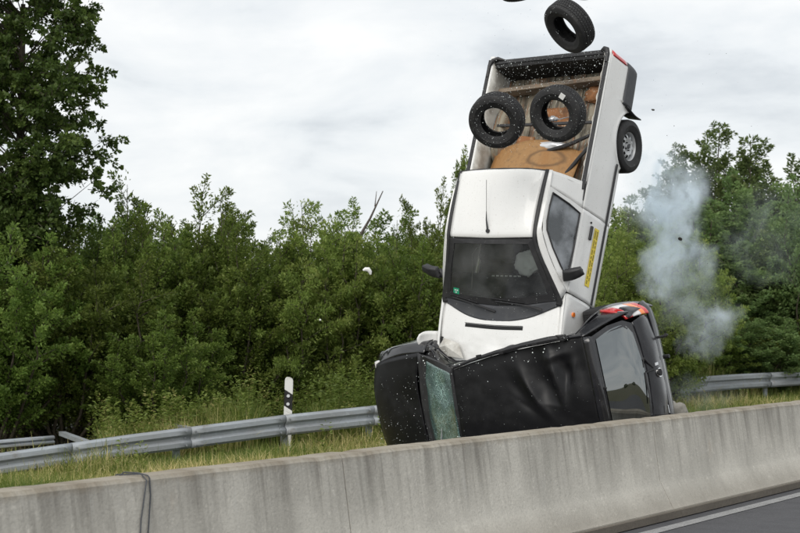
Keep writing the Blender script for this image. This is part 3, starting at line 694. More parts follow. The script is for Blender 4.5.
def weeds():
    r_ = np.random.default_rng(51); P = []; T = []; C = []; mb = MB()
    for k in range(2300):
        px = r_.uniform(-60, 880); D = float(railD(px)) + r_.uniform(.5, 4.4); X = (px - 400) / FPX * D; g = gz(X, D)
        nn = mnoise.noise(Vector((X * .8, D * .8, 3))); h = r_.uniform(.45, 1.0) * (1 + nn * .8) * (1.25 if 180 < px < 390 else 1)
        if r_.uniform() < .012: D = float(railD(px)) - r_.uniform(.3, 2.5); X = (px - 400) / FPX * D; h *= .6
        if abs(X - b0.x) < .5 and D < 27.3: continue
        if px < 104 and D < 27.4: continue
        ldir = np.array([r_.normal() * .15, r_.normal() * .15, 1.0]); n = int(60 * h / .7)
        t = r_.uniform(.15, 1, n); az = r_.uniform(0, 6.28, n)
        sd_ = np.stack([np.cos(az), np.sin(az), r_.uniform(-.2, .7, n)], 1)
        base = np.array([X, D, g]) + ldir * (t * h)[:, None]
        P.append(base + sd_ * .04); T.append(sd_); C.append(np.clip(r_.normal(.38 + .25 * mnoise.noise(Vector((X * .4, D * .4, 8))) + (r_.uniform() < .12) * .4, .14, n), 0, 1))
        mb.tube([Vector((X, D, g)), Vector((X, D, g)) + Vector(ldir) * h], [.006, .003], 3, False)
    V, F, C = leaf_quads(np.concatenate(P), np.concatenate(T), .07, .36, np.concatenate(C), r_)
    o = build_np('weeds', V, F, C, M['weed']); tag(o, 'knee-high leafy weeds in front of the thicket behind the rail', 'weeds', None, 'stuff')
weeds()

# ------------------------------------------------------------ vehicles: poses (columns = forward, left, up)
def pose(Rm, T, s, k):
    Rm = Matrix(Rm); c = Vector((0, 0, CAMZ)); T = c + (Vector(T) - c) * k
    return Matrix.Translation(T) @ (Rm.to_4x4()) @ Matrix.Scale(s * k, 4)
def disk(mb, c, r_, ax, n=24, h=.01):
    c = Vector(c); ax = Vector(ax).normalized(); mb.tube([c - ax * h / 2, c + ax * h / 2], r_, n)

# ---- tyre and wheel
TR = .30
def tyre_meshes(Rr=TR, w_=.102, rb=.160, seg=84):
    car = [(rb, -w_ * .70), (rb + .012, -w_ * .82), (rb + .03, -w_ * .90), (rb + .068, -w_ * 1.0), (rb + .072, -w_ * 1.025), (rb + .085, -w_ * 1.0), (Rr - .028, -w_ * .92), (Rr - .012, -w_ * .84), (Rr - .007, -w_ * .75),
           (Rr - .007, w_ * .75), (Rr - .012, w_ * .84), (Rr - .028, w_ * .92), (rb + .085, w_ * 1.0), (rb + .072, w_ * 1.025), (rb + .068, w_ * 1.0), (rb + .03, w_ * .90), (rb + .012, w_ * .82), (rb, w_ * .70),
           (rb + .01, w_ * .62), (rb + .04, w_ * .80), (Rr - .05, w_ * .80), (Rr - .025, w_ * .5), (Rr - .025, -w_ * .5), (Rr - .05, -w_ * .80), (rb + .04, -w_ * .80), (rb + .01, -w_ * .62)]
    V, F = lathe(car, seg); c = mesh(V, F, True, 35)
    bm = bmesh.new(); bm.from_mesh(c); bmesh.ops.recalc_face_normals(bm, faces=bm.faces); bm.to_mesh(c); bm.free()
    # tread: rows of blocks between circumferential grooves
    mb = MB(); rows = [(-.86, -.52, 1), (-.46, -.20, 0), (-.15, .15, 1), (.20, .46, 0), (.52, .86, 1)]; nb = 60
    for ri, (a, b_, st) in enumerate(rows):
        for k in range(nb):
            a0 = 6.28318 * (k + .5 * st) / nb; a1 = a0 + 6.28318 / nb * .84; ro_ = Rr - (.006 if ri in (0, 4) else 0)
            sk = .02 * (1 if ri > 2 else -1)
            q = []
            for rr in (Rr - .012, None):
                for (an, zz) in ((a0, a), (a1, a), (a1 + sk, b_), (a0 + sk, b_)):
                    r2 = rr if rr else Rr - .010 * max(0, abs(zz) - .5) / .36 * 1.2
                    q.append((r2 * math.cos(an), r2 * math.sin(an), zz * w_))
            mb.add(q, [(0, 3, 2, 1), (4, 5, 6, 7), (0, 1, 5, 4), (1, 2, 6, 5), (2, 3, 7, 6), (3, 0, 4, 7)])
    t = mesh(mb.v, mb.f); bm = bmesh.new(); bm.from_mesh(t); bmesh.ops.recalc_face_normals(bm, faces=bm.faces); bm.to_mesh(t); bm.free()
    for me in (c, t): me.materials.append(M['rubber'])
    return c, t
TC, TT = tyre_meshes()
def wheel_meshes():
    V, F = lathe([(.172, -.07), (.180, -.075), (.180, -.06), (.163, -.05), (.160, .05), (.168, .068), (.182, .075), (.184, .082), (.176, .084), (.160, .07), (.150, .045), (.150, -.05)], 56)
    rim = mesh(V, F, True, 35); bm = bmesh.new(); bm.from_mesh(rim); bmesh.ops.recalc_face_normals(bm, faces=bm.faces); bm.to_mesh(rim); bm.free()
    # disc with ten slots: polar grid, cells left open at the slots
    rad = [.0, .03, .034, .062, .085, .098, .118, .134, .151]; zz = [.060, .060, .040, .045, .058, .060, .054, .040, .020]; n = 60; V = []; F = []
    for i, r_ in enumerate(rad):
        for k in range(n): V.append((r_ * math.cos(6.28318 * k / n), r_ * math.sin(6.28318 * k / n), zz[i] + (.004 if k % 6 in (0, 1) and i in (5, 6) else 0)))
    for i in range(len(rad) - 1):
        for k in range(n):
            if i in (5, 6) and k % 6 in (2, 3, 4): continue
            F.append((i * n + k, i * n + (k + 1) % n, (i + 1) * n + (k + 1) % n, (i + 1) * n + k))
    d = mesh(V, F, True, 50)
    rim.materials.append(M['steel']); d.materials.append(M['steel'])
    mb = MB(); mb.tube([(0, 0, .055), (0, 0, .072)], [.03, .024], 20); cap = mesh(mb.v, mb.f, True, 40); cap.materials.append(M['bumper'])
    mb = MB()
    for k in range(4): a = .4 + k * 1.5708; mb.tube([(.046 * math.cos(a), .046 * math.sin(a), .045), (.046 * math.cos(a), .046 * math.sin(a), .062)], .008, 6)
    nuts = mesh(mb.v, mb.f); nuts.materials.append(M['dark'])
    mb = MB(); mb.tube([(0, 0, -.04), (0, 0, .012)], .135, 30); drum = mesh(mb.v, mb.f, True, 40); drum.materials.append(M['dark'])
    return rim, d, cap, nuts, drum
WM = wheel_meshes()
def add_wheel(root, c, side, rx=0):
    """wheel as a part of the car; side = +1 outward along +y"""
    w_ = obj('wheel', WM[1], None, root); w_.location = c; w_.rotation_mode = 'QUATERNION'; w_.rotation_quaternion = (Matrix.Rotation(R(-90) * side, 3, 'X') @ Matrix.Rotation(random.uniform(0, 1), 3, 'Z')).to_quaternion()
    for nm, me in (('tyre', TC), ('tread', TT), ('rim', WM[0]), ('hub_cap', WM[2]), ('brake_drum', WM[4])): obj(nm, me, None, w_)
    for k in range(4):
        a = .4 + k * 1.5708; mb_ = obj('wheel_nut', NUT, None, w_); mb_.location = (.046 * math.cos(a), .046 * math.sin(a), .045)
    return w_
mb = MB(); mb.tube([(0, 0, 0), (0, 0, .017)], .008, 6); NUT = mesh(mb.v, mb.f); NUT.materials.append(M['dark'])

# ============================================================ WHITE PICKUP  (x: 0 tail .. 4 nose, y: left, z: up)
PM = pose([[-0.2014, 0.8188, -0.5376], [-0.226, -0.5729, -0.7878], [-0.9531, -0.0372, 0.3004]], (2.23654129, 19.65347281, 4.87644675), 1.01349, 1.03)
pk = tag(empty('pickup_truck', mat=PM), 'white pickup standing on its nose on the overturned black hatchback, bed upwards', 'pickup truck')
CEN = (2.0, 0, .6)
def crush(p):          # crumpled nose
    a = max(0, p.x - 3.41) / .55
    if a <= 0: return (0, 0, 0)
    n1 = mnoise.noise(Vector((p.x * 3.1, p.y * 2.6, 1.3))); n2 = mnoise.noise(Vector((p.x * 7, p.y * 6.5, 5.1)))
    l = max(0, -p.y - .35) / .4
    return (-.06 * a * abs(n1), 0, a * (.13 * (abs(n1) - .15) + .07 * (abs(n2) - .15)) - .09 * a * l * l)
def facet(p):
    return crush(p)
# roof
patch('roof', [[(1.725, -.555, 1.355), (1.722, -.3, 1.385), (1.72, 0, 1.392), (1.722, .3, 1.385), (1.735, .515, 1.355)],
               [(1.80, -.553, 1.372), (1.80, -.3, 1.402), (1.80, 0, 1.41), (1.80, .3, 1.402), (1.80, .512, 1.372)],
               [(2.15, -.54, 1.378), (2.15, -.3, 1.412), (2.15, 0, 1.42), (2.15, .3, 1.412), (2.15, .505, 1.378)],
               [(2.42, -.53, 1.368), (2.43, -.3, 1.400), (2.44, 0, 1.408), (2.43, .3, 1.400), (2.42, .505, 1.368)],
               [(2.485, -.525, 1.350), (2.50, -.3, 1.376), (2.51, 0, 1.384), (2.50, .3, 1.376), (2.485, .505, 1.350)]], 16, 20, M['white'], pk, .02, inside=CEN)
# rear lip of roof, seam strips (rain gutters) and A-pillars
mb = MB(); mb.tube([(1.722, -.555, 1.350), (1.717, -.3, 1.380), (1.715, 0, 1.388), (1.717, .3, 1.380), (1.73, .515, 1.350)], .009, 6); mb.build('roof_edge', M['trim'], pk, True)
def yside(z):          # half width of the side against height
    if z >= .915: return .785 - .185 * ((z - .915) / .46) ** 1.05
    return .785 + .035 * min(1, (.915 - z) / .35) - .02 * max(0, (.5 - z) / .2)
for s in (-1, 1):
    y0 = .538 if s > 0 else .580
    if s < 0: y0 = .565
    o = patch('gutter_strip', [[(1.72, s * (y0 - .022), 1.366), (1.72, s * (y0 + .016), 1.356)], [(2.1, s * (y0 - .024), 1.392), (2.1, s * (y0 + .014), 1.380)], [(2.42, s * (y0 - .026), 1.376), (2.42, s * (y0 + .012), 1.364)],
                               [(2.56, s * (y0 - .018), 1.318), (2.56, s * (y0 + .022), 1.302)], [(2.80, s * (.607), 1.150), (2.80, s * (.660), 1.134)], [(3.03, s * (.690), .965), (3.03, s * (.752), .952)], [(3.09, s * (.690), .930), (3.10, s * (.750), .915)]], 24, 3, M['trim'], pk, .02, inside=CEN)
    patch('roof_side', [[(1.722, s * (y0 + .012), 1.354), (1.722, s * .588, 1.338)], [(1.918, s * (y0 + .012), 1.366), (1.918, s * .602, 1.350)], [(2.30, s * (y0 + .010), 1.370), (2.30, s * .598, 1.360)], [(2.44, s * (y0 + .012), 1.356), (2.42, s * .605, 1.342)],
                        [(2.60, s * (y0 + .042), 1.276), (2.60, s * .652, 1.234)], [(2.80, s * .656, 1.134), (2.78, s * .716, 1.087)], [(3.035, s * .748, .948), (2.925, s * .786, .924)]], 24, 4, M['white'], pk, .01, inside=CEN)
# windscreen: glass, black border, sticker
WS = [[(2.535, -.49, 1.335), (2.56, -.25, 1.362), (2.57, 0, 1.368), (2.56, .25, 1.362), (2.535, .475, 1.335)],
      [(2.78, -.565, 1.165), (2.815, -.3, 1.195), (2.83, 0, 1.202), (2.815, .3, 1.195), (2.78, .555, 1.165)],
      [(3.02, -.635, .985), (3.07, -.33, 1.01), (3.09, 0, 1.018), (3.07, .33, 1.01), (3.02, .635, .985)]]
patch('windscreen', WS, 14, 20, M['windscreen'], pk, 0, inside=CEN)
O = [(2.498, -.535, 1.350), (2.515, -.25, 1.378), (2.522, 0, 1.385), (2.515, .25, 1.378), (2.498, .52, 1.350), (2.78, .615, 1.160), (3.05, .705, .955), (3.115, .35, .985), (3.135, 0, .992), (3.115, -.35, .985), (3.05, -.71, .955), (2.78, -.63, 1.160)]
I = [(2.555, -.470, 1.332), (2.565, -.24, 1.362), (2.572, 0, 1.370), (2.565, .24, 1.362), (2.555, .455, 1.332), (2.79, .545, 1.170), (3.00, .615, 1.004), (3.055, .32, 1.024), (3.075, 0, 1.032), (3.055, -.32, 1.024), (3.00, -.62, 1.004), (2.79, -.555, 1.170)]
ring('windscreen_seal', O, [(x, y, z + .003) for x, y, z in I], M['trim'], pk, .012, 1, inside=CEN)
def wsp(u, v, off=.004):
    A = np.array(WS, float); p = cr1(np.array([cr1(r_, v) for r_ in A]), u); return Vector(p) + Vector((.5, 0, .8)) * off
me = mesh([wsp(.86, .045), wsp(.86, .115), wsp(.97, .115), wsp(.97, .045)], [(0, 1, 2, 3)]); st = obj('sticker', me, M['green'], pk)
mb = MB()
for q in ((.89, .06), (.89, .085), (.93, .07)): mb.add([wsp(q[0], q[1], .006), wsp(q[0], q[1] + .018, .006), wsp(q[0] + .02, q[1] + .018, .006), wsp(q[0] + .02, q[1], .006)], [(0, 1, 2, 3)])
x_ = mb.build('sticker_print', M['post_white'], st); x_['kind'] = 'stuff'
# cowl and wipers
patch('cowl', [[(3.05, -.705, .945), (3.11, -.35, .975), (3.13, 0, .982), (3.11, .35, .975), (3.05, .70, .945)],
               [(3.07, -.72, .925), (3.20, -.36, .935), (3.245, 0, .940), (3.20, .36, .935), (3.07, .72, .925)],
               [(3.09, -.725, .91), (3.25, -.37, .920), (3.30, 0, .924), (3.25, .37, .920), (3.09, .725, .91)]], 6, 20, M['bumper'], pk, .01, inside=CEN)
for (a, b_, c) in (((3.20, -.02, .962), (3.135, -.28, 1.002), (3.06, -.58, 1.0)), ((3.16, .55, .962), (3.125, .30, 1.005), (3.105, .0, 1.035))):
    mb = MB(); mb.tube([a, Vector(a).lerp(Vector(b_), .5) + Vector((0, 0, .018)), b_, c], [.013, .011, .008, .006], 6); w_ = mb.build('wiper', M['trim'], pk, True)
    mb = MB(); d = Vector(c) - Vector(b_); mb.tube([Vector(b_) - d * .15 + Vector((-.022, 0, .006)), Vector(c) + d * .2 + Vector((-.022, 0, .002))], .006, 5); mb.build('wiper_blade', M['dark'], w_)
# bonnet with the air slot (left open over a black recess)
hood_rows = [[(3.085, -.730, .895), (3.24, -.37, .918), (3.29, 0, .926), (3.24, .37, .918), (3.085, .730, .895)],
             [(3.28, -.745, .865), (3.36, -.38, .905), (3.385, 0, .912), (3.36, .38, .905), (3.28, .745, .865)],
             [(3.52, -.745, .815), (3.56, -.39, .862), (3.57, 0, .870), (3.56, .39, .862), (3.52, .745, .815)],
             [(3.76, -.715, .735), (3.84, -.37, .78), (3.86, 0, .79), (3.84, .37, .78), (3.76, .715, .735)],
             [(3.88, -.66, .66), (3.98, -.34, .70), (4.00, 0, .705), (3.98, .34, .70), (3.88, .66, .66)]]
hood = patch('bonnet', hood_rows, 40, 44, M['white'], pk, .012, crush, inside=CEN)
def hoodz(x, y): return .928 - .19 * max(0, x - 3.29) - .04 * (abs(y) / .4) ** 2 * .35
mb = MB(); n = 18
pts = [(3.345 + .016 * (i / n) + .012 * math.sin(3.14 * i / n), -.405 + .735 * i / n) for i in range(n + 1)]
V = []; F = []
for (x, y) in pts:
    z = .921 - .15 * (x - 3.29) - .012 * (y / .37) ** 2
    for dx, dz in ((-.020, .004), (-.017, .010), (.017, .008), (.020, .001)): V.append((x + dx, y, z + dz - .004))
for i in range(n):
    for j in range(3): F.append((i * 4 + j, (i + 1) * 4 + j, (i + 1) * 4 + j + 1, i * 4 + j + 1))
vs_ = obj('air_slot', mesh(V, F, True), M['dark'], pk); vs_.location.z = .006
mb = MB(); mb.tube([(p[0], p[1], .921 - .15 * (p[0] - 3.29) - .012 * (p[1] / .37) ** 2 + .012) for p in [(a_[0] - .022, a_[1]) for a_ in pts]], .0035, 5); mb.build('slot_rim', M['trim'], vs_, True)
# side panels
def arch(x, cx, r_, cz=.25):
    d = abs(x - cx); return cz + math.sqrt(max(0, r_ * r_ - d * d)) if d < r_ else -1
for s in (-1, 1):
    def bedside(u, v, s=s):
        x = .14 + (1.985 - .14) * u; zt = .915; zb = max(.55 if x < .62 else .315, arch(x, .96, .345, .22)); z = zb + (zt - zb) * v
        return (x, s * (yside(z) + (.012 * math.exp(-((z - zb) / .03) ** 2) if abs(x - .96) < .36 else 0) - .05 * max(0, 1 - (x - .14) / .06) ** 2), z)
    surf('bed_side', bedside, 64, 16, M['white'], pk, .012, inside=CEN)
    # top rail: white rolled edge with a black strip on it
    patch('bed_rail', [[(.14, s * .785, .918), (.14, s * .765, .940), (.14, s * .725, .940), (.14, s * .712, .918)], [(1.0, s * .79, .92), (1.0, s * .77, .943), (1.0, s * .728, .943), (1.0, s * .712, .92)], [(1.72, s * .785, .918), (1.72, s * .765, .940), (1.72, s * .725, .940), (1.72, s * .712, .918)]], 10, 6, M['white'], pk, .004)
    mb = MB(); mb.box((.99, s * .755, .948), (1.60, .042, .016)); mb.box((1.80, s * .768, .922), (.22, .024, .02)); mb.build('rail_strip', M['trim'], pk, bevel=.004)
    surf('bed_inner_side', lambda u, v, s=s: (.16 + 1.56 * u, s * (.712 - .05 * (1 - v) * 0 - .012 * (1 if int(u * 24) % 4 == 0 else 0)), .55 + .38 * v), 48, 3, M['white_dirty'], pk, .006, inside=(1, s * 2, .7))
    # cab quarter panel
    q = ring  # noqa
    patch('cab_quarter', [[(1.722, s * .555, 1.345), (1.905, s * .585, 1.352)], [(1.708, s * .64, 1.18), (1.935, s * yside(1.20), 1.20)], [(1.70, s * .715, 1.0), (1.975, s * yside(1.02), 1.02)], [(1.70, s * .765, .93), (1.99, s * .785, .92)]], 14, 6, M['white'], pk, .012, inside=CEN)
    # door: skin, window frame, glass, seal, handle
    def door(u, v, s=s):
        z = .315 + (.915 - .315) * v; x = 1.995 + (2.935 - 1.995) * u; return (x, s * (yside(z) + .004 + .006 * math.exp(-((z - .80) / .02) ** 2)), z)
    dr = surf('door', door, 24, 18, M['white'], pk, .014, inside=CEN)
    def sp(x, z, o_=0): return (x, s * (yside(z) + .004 + o_), z)
    O = [sp(1.918, 1.352), sp(2.12, 1.362), sp(2.30, 1.360), sp(2.425, 1.340), sp(2.60, 1.232), sp(2.78, 1.085), sp(2.925, .922), sp(2.45, .920), sp(1.998, .922), sp(1.962, 1.10)]
    I = [sp(1.972, 1.318), sp(2.12, 1.328), sp(2.29, 1.326), sp(2.385, 1.305), sp(2.54, 1.20), sp(2.70, 1.06), sp(2.815, .945), sp(2.45, .942), sp(2.062, .945), sp(2.015, 1.10)]
    ring('window_frame', O, I, M['white'], dr, .012, 1, inside=CEN)
    V = [sp(x, z, -.006) for (x, y, z) in I]; c_ = Vector((0, 0, 0))
    for v_ in V: c_ += Vector(v_) / len(V)
    c_.y = s * (yside(c_.z) + .004 - .006 + .0)
    me = mesh(V + [c_], [(i, (i + 1) % 10, 10) for i in range(10)]); obj('window', me, M['sideglass'], dr)
    mb = MB(); mb.tube([sp(x, z, .004) for (x, y, z) in I] + [sp(I[0][0], I[0][2], .004), sp(I[1][0], I[1][2], .004)], .0095, 6); mb.build('window_seal', M['trim'], dr, True)
    mb = MB(); mb.box((2.20, s * (yside(.71) + .014), .705), (.155, .022, .040)); mb.build('door_handle', M['trim'], dr, bevel=.008)
    mb = MB(); disk(mb, (2.09, s * (yside(.72) + .008), .725), .012, (0, 1, 0), 12); mb.build('door_lock', M['dark'], dr)
    # wing
    def wing(u, v, s=s):
        x = 2.945 + (3.93 - 2.945) * u; zb = max(.315, arch(x, 3.40, .34, .25)); zt = .918 - .03 * u - .17 * u * u; z = zb + (zt - zb) * v
        y = yside(z) - .035 * max(0, (v - .88) / .12) ** 2 - .10 * u ** 4
        if z > .86: y -= .0
        return (x, s * y, z)
    surf('wing', wing, 30, 16, M['white'], pk, .012, lambda p: (0, (.05 * mnoise.noise(p * 5)) * max(0, p.x - 3.3), 0), inside=CEN)
    patch('wing_top', [[(2.96, s * .757, .925), (2.96, s * .772, .921)], [(3.10, s * .735, .899), (3.10, s * .776, .905)], [(3.40, s * .752, .842), (3.40, s * .775, .86)], [(3.70, s * .735, .77), (3.70, s * .765, .80)]], 14, 2, M['white'], pk, .008, inside=CEN)
    # rub strip, indicator, mirror
    def rub(u, v, s=s, x0=1.29, x1=2.925): x = x0 + (x1 - x0) * u; z = .385 + .055 * v; return (x, s * (yside(z) + .007 + .012 * math.sin(3.14 * v)), z)
    surf('rub_strip', rub, 24, 4, M['trim'], pk); surf('rub_strip', lambda u, v, s=s: rub(u, v, s, 2.945, 3.10), 4, 4, M['trim'], pk)
    mb = MB(); disk(mb, (3.135, s * (yside(.72) + .004), .735), .026, (0, 1, 0), 16, .02); mb.build('side_indicator', M['orange_lens'], pk, True)
    mb = MB(); mb.tube([(2.80, s * .77, .965), (2.76, s * .83, 1.01)], [.045, .035], 10); mrs = mb.build('mirror_foot', M['trim'], pk, True)
    patch('mirror', [[(2.80, s * .80, .955), (2.80, s * .90, .955), (2.76, s * 1.00, .985)], [(2.86, s * .79, 1.03), (2.84, s * .90, 1.04), (2.78, s * 1.02, 1.045)], [(2.78, s * .80, 1.115), (2.78, s * .90, 1.125), (2.74, s * 1.00, 1.10)]], 10, 10, M['trim'], mrs, .07, inside=(2.3, s * .9, 1.0))
    # tail lamp, black corner cap, bumper
    surf('tail_lamp', lambda u, v, s=s: (.115 + .075 * u, s * (yside(.6 + .28 * v) + .006 - .05 * (1 - u) ** 3), .60 + .28 * v), 6, 6, M['red_lens'], pk, .03, inside=CEN)
    mb = MB()
    if s > 0: mb.tube([(.30, s * .755, .952), (.19, s * .752, .955), (.15, s * .735, .952), (.135, s * .70, .945), (.15, s * .66, .93)], [.022, .026, .030, .028, .016], 8)
    else: mb.tube([(.40, s * .755, .95), (.26, s * .752, .955), (.20, s * .72, .955), (.175, s * .66, .948), (.19, s * .58, .93)], [.018, .022, .024, .022, .010], 8)
    mb.build('corner_cap', M['trim'], pk, True)
    surf('bumper_side', lambda u, v, s=s: (.09 + .53 * u, s * (.832 + .012 * math.sin(3.14 * v) - .10 * (1 - min(1, u * 5)) ** 2), .34 + .21 * v + .03 * (1 - u) ** 2), 18, 8, M['bumper'], pk, .02, inside=CEN)
    patch('mud_flap', [[(.63, s * .70, .45), (.63, s * .85, .47)], [(.645, s * .70, .30), (.655, s * .855, .28)], [(.62, s * .70, .13), (.63, s * .84, .10)]], 8, 4, M['trim'], pk, .012)
    # wheels, sill
    add_wheel(pk, (.985, s * .735, .20), s); add_wheel(pk, (3.40, s * .70, .26), s)
    mb = MB(); mb.box((2.3, s * .70, .30), (1.9, .16, .06)); mb.build('sill', M['white_dirty'], pk, bevel=.01)
    # headlight
    mb = MB(); mb.box((3.90, s * .52, .60), (.08, .26, .13)); mb.build('headlight', M['clear_lens'], pk, bevel=.02)
# yellow printed sticker on the driver's door
def stk(u, v, off): x = 2.115 + .655 * u; z = .555 + .085 * v; return Vector((x, yside(z) + .010 + off, z))
stx = surf('door_sticker', lambda u, v: stk(u, v, 0), 10, 3, M['yellow'], pk, inside=CEN)
mb = MB(); rs = random.Random(5)
for (v0, v1, ue) in ((.60, .86, .96), (.16, .42, .90)):
    u = .04
    while u < ue:
        wl = rs.choice((.07, .10, .14, .05)); un = min(u + wl, ue)
        while u < un:
            g = .008 * rs.choice((.8, 1, 1.3)); hh = rs.choice((1, 1, .8)); mid = v0 + (v1 - v0) * rs.choice((.35, .5, .65))
            for (a, b_, c, d) in ((u, u + g * .45, v0, v0 + (v1 - v0) * hh), (u, u + g * 1.3, mid, mid + .05), (u + g, u + g * 1.4, v0, v0 + (v1 - v0) * rs.choice((.6, 1)))):
                mb.add([stk(a, c, .0015), stk(b_, c, .0015), stk(b_, d, .0015), stk(a, d, .0015)], [(0, 1, 2, 3)])
            u += g * 2.1
        u += .022
x_ = mb.build('sticker_print', M['ink'], stx); x_['kind'] = 'stuff'
# left (right-hand side of the car) torn white bumper corner pushed out
patch('torn_wing_piece', [[(3.40, -.80, .80), (3.44, -.90, .90), (3.50, -.93, .96)], [(3.52, -.79, .76), (3.54, -.90, .84), (3.57, -.955, .95)], [(3.60, -.76, .74), (3.63, -.85, .80), (3.66, -.92, .86)]], 6, 6, M['white'], pk, .02)
mb = MB(); r2 = random.Random(3)
for k in range(5):
    a = Vector((3.50 + r2.uniform(-.06, .1), -.70 + r2.uniform(-.06, .06), .70)); mb.tube([a, a + Vector((r2.uniform(0, .15), r2.uniform(-.12, .1), r2.uniform(.0, .14))), a + Vector((.2, r2.uniform(-.2, .1), .05))], [.02, .016, .01], 6)
x_ = mb.build('crushed_struts', M['trim'], pk, True); x_['kind'] = 'stuff'
V = [Vector((3.50, -.66, .885)), Vector((3.60, -.74, .84)), Vector((3.70, -.58, .86)), Vector((3.72, -.36, .88)), Vector((3.56, -.44, .915)), Vector((3.60, -.60, .925))]
me = mesh(V, [(0, 1, 5), (1, 2, 5), (2, 3, 5), (3, 4, 5), (4, 0, 5)]); o = obj('bonnet_crumple', me, M['white_dirty'], pk)
# front bumper, grille
mb = MB(); mb.box((3.93, 0, .46), (.12, 1.50, .22)); mb.build('front_bumper', M['bumper'], pk, bevel=.03)
mb = MB()
for k in range(4): mb.box((3.95, 0, .57 + k * .035), (.04, .76, .014))
g_ = mb.build('grille', M['dark'], pk); g_['kind'] = 'stuff'
# antenna
mb = MB(); disk(mb, (2.44, -.02, 1.417), .022, (.2, 0, 1), 14, .02); mb.tube([(2.44, -.02, 1.42), (2.33, -.035, 1.462), (2.24, -.045, 1.478)], [.012, .008, .004], 8); mb.tube([(2.24, -.045, 1.478), (1.90, -.09, 1.53)], .0028, 6)
mb.build('antenna', M['trim'], pk, True)
# bed: floor with pressed ribs, wheel boxes, tailgate, beam, cab rear wall
nr = 14
for k in range(nr):
    y0 = -.70 + 1.40 * k / nr; y1 = y0 + 1.40 / nr
    zf = .55 + (.014 if k % 2 else 0)
    mb = MB(); mb.add([(.17, y0, zf), (1.71, y0, zf), (1.71, y1, zf), (.17, y1, zf), (.17, y0, zf - .02), (1.71, y0, zf - .02), (1.71, y1, zf - .02), (.17, y1, zf - .02)], [(0, 1, 2, 3), (7, 6, 5, 4), (0, 4, 5, 1), (1, 5, 6, 2), (2, 6, 7, 3), (3, 7, 4, 0)])
    mb.build('bed_floor_rib', M['bedfloor'], pk)
for s in (-1, 1):
    patch('wheel_box', [[(.62, s * .70, .56), (.62, s * .60, .56), (.62, s * .58, .56)], [(.72, s * .70, .66), (.72, s * .60, .66), (.74, s * .575, .57)], [(.96, s * .70, .70), (.96, s * .60, .70), (.96, s * .57, .57)], [(1.20, s * .70, .66), (1.20, s * .60, .66), (1.18, s * .575, .57)], [(1.30, s * .70, .56), (1.30, s * .60, .56), (1.30, s * .58, .56)]], 16, 8, M['bedfloor'], pk)
tg = MB(); tg.box((.185, 0, .735), (.05, 1.42, .385), Matrix.Rotation(R(2.0), 3, 'Z')); tgo = tg.build('tailgate', M['trim'], pk, bevel=.01)
mb = MB(); mb.box((.232, 0, .735), (.045, 1.38, .36), Matrix.Rotation(R(2.0), 3, 'Z')); mb.build('tailgate_liner', add_noise(mat('black_liner', (.012, .012, .012), .8), [(30, (1, 1, 1), .6, .7, (.07, .065, .06), .6, 5)]), tgo, bevel=.004)
mb = MB(); mb.box((.43, -.005, .67), (.05, 1.40, .15), Matrix.Rotation(R(4), 3, 'Z')); mb.build('wooden_beam', M['beam'], pk, bevel=.004)
mb = MB(); mb.box((1.715, 0, .76), (.02, 1.44, .42)); mb.build('front_board', M['white_dirty'], pk)
patch('cab_rear_wall', [[(1.735, -.74, .93), (1.735, 0, .93), (1.735, .74, .93)], [(1.735, -.66, 1.15), (1.735, 0, 1.15), (1.735, .66, 1.15)], [(1.735, -.56, 1.34), (1.735, 0, 1.38), (1.735, .54, 1.34)]], 10, 12, M['white'], pk, .015, inside=(2.2, 0, 1.1))
patch('rear_window', [[(1.712, -.56, 1.04), (1.712, 0, 1.04), (1.712, .56, 1.04)], [(1.712, -.48, 1.29), (1.712, 0, 1.31), (1.712, .48, 1.29)]], 6, 6, M['tinted'], pk, .004, inside=(2.2, 0, 1.1))
# chassis
mb = MB(); mb.box((1.9, .42, .30), (3.5, .09, .12)); mb.box((1.9, -.42, .30), (3.5, .09, .12)); mb.box((.985, 0, .20), (.09, 1.34, .09)); mb.box((3.4, 0, .26), (.09, 1.30, .09)); mb.box((3.35, 0, .50), (.7, .8, .34)); u_ = mb.build('chassis', M['trim'], pk, bevel=.01); u_['kind'] = 'stuff'
mb = MB(); mb.box((2.35, 0, .37), (1.25, 1.42, .04)); mb.build('cab_floor', M['interior'], pk)
# cab interior: dashboard, seats, steering wheel, inflated airbag
patch('dashboard', [[(3.04, -.68, .94), (3.10, 0, .96), (3.04, .68, .94)], [(2.86, -.68, .955), (2.88, 0, .965), (2.86, .68, .955)], [(2.74, -.68, .90), (2.74, 0, .90), (2.74, .68, .90)], [(2.78, -.68, .60), (2.78, 0, .60), (2.78, .68, .60)]], 14, 10, M['interior'], pk, .01)
mb = MB(); mb.box((3.0, 0, .66), (.06, 1.42, .60)); mb.build('firewall', M['dark'], pk)
for y in (-.34, .34):
    mb = MB(); mb.box((2.25, y, .60), (.50, .48, .15)); se = mb.build('seat', M['interior'], pk, True, bevel=.05)
    mb = MB(); rt = Matrix.Rotation(R(-18), 3, 'Y'); mb.box((1.93, y, .90), (.13, .46, .56), rt); mb.build('backrest', M['interior'], se, True, bevel=.05)
    mb = MB(); mb.box((1.84, y, 1.22), (.09, .25, .15), rt); mb.build('headrest', M['interior'], se, True, bevel=.035)
mb = MB(); rt = Matrix.Rotation(R(62), 3, 'Y')
ring_ = [Vector((2.62, .34, .92)) + rt @ Vector((.18 * math.cos(a), .18 * math.sin(a), 0)) for a in np.linspace(0, 6.2832, 29)]
mb.tube(ring_, .014, 8); mb.tube([ring_[0], ring_[14]], .012, 6); mb.tube([ring_[7], ring_[21]], .012, 6); mb.tube([(2.62, .34, .92), (2.80, .34, .80)], .03, 8); mb.build('steering_wheel', M['trim'], pk, True)
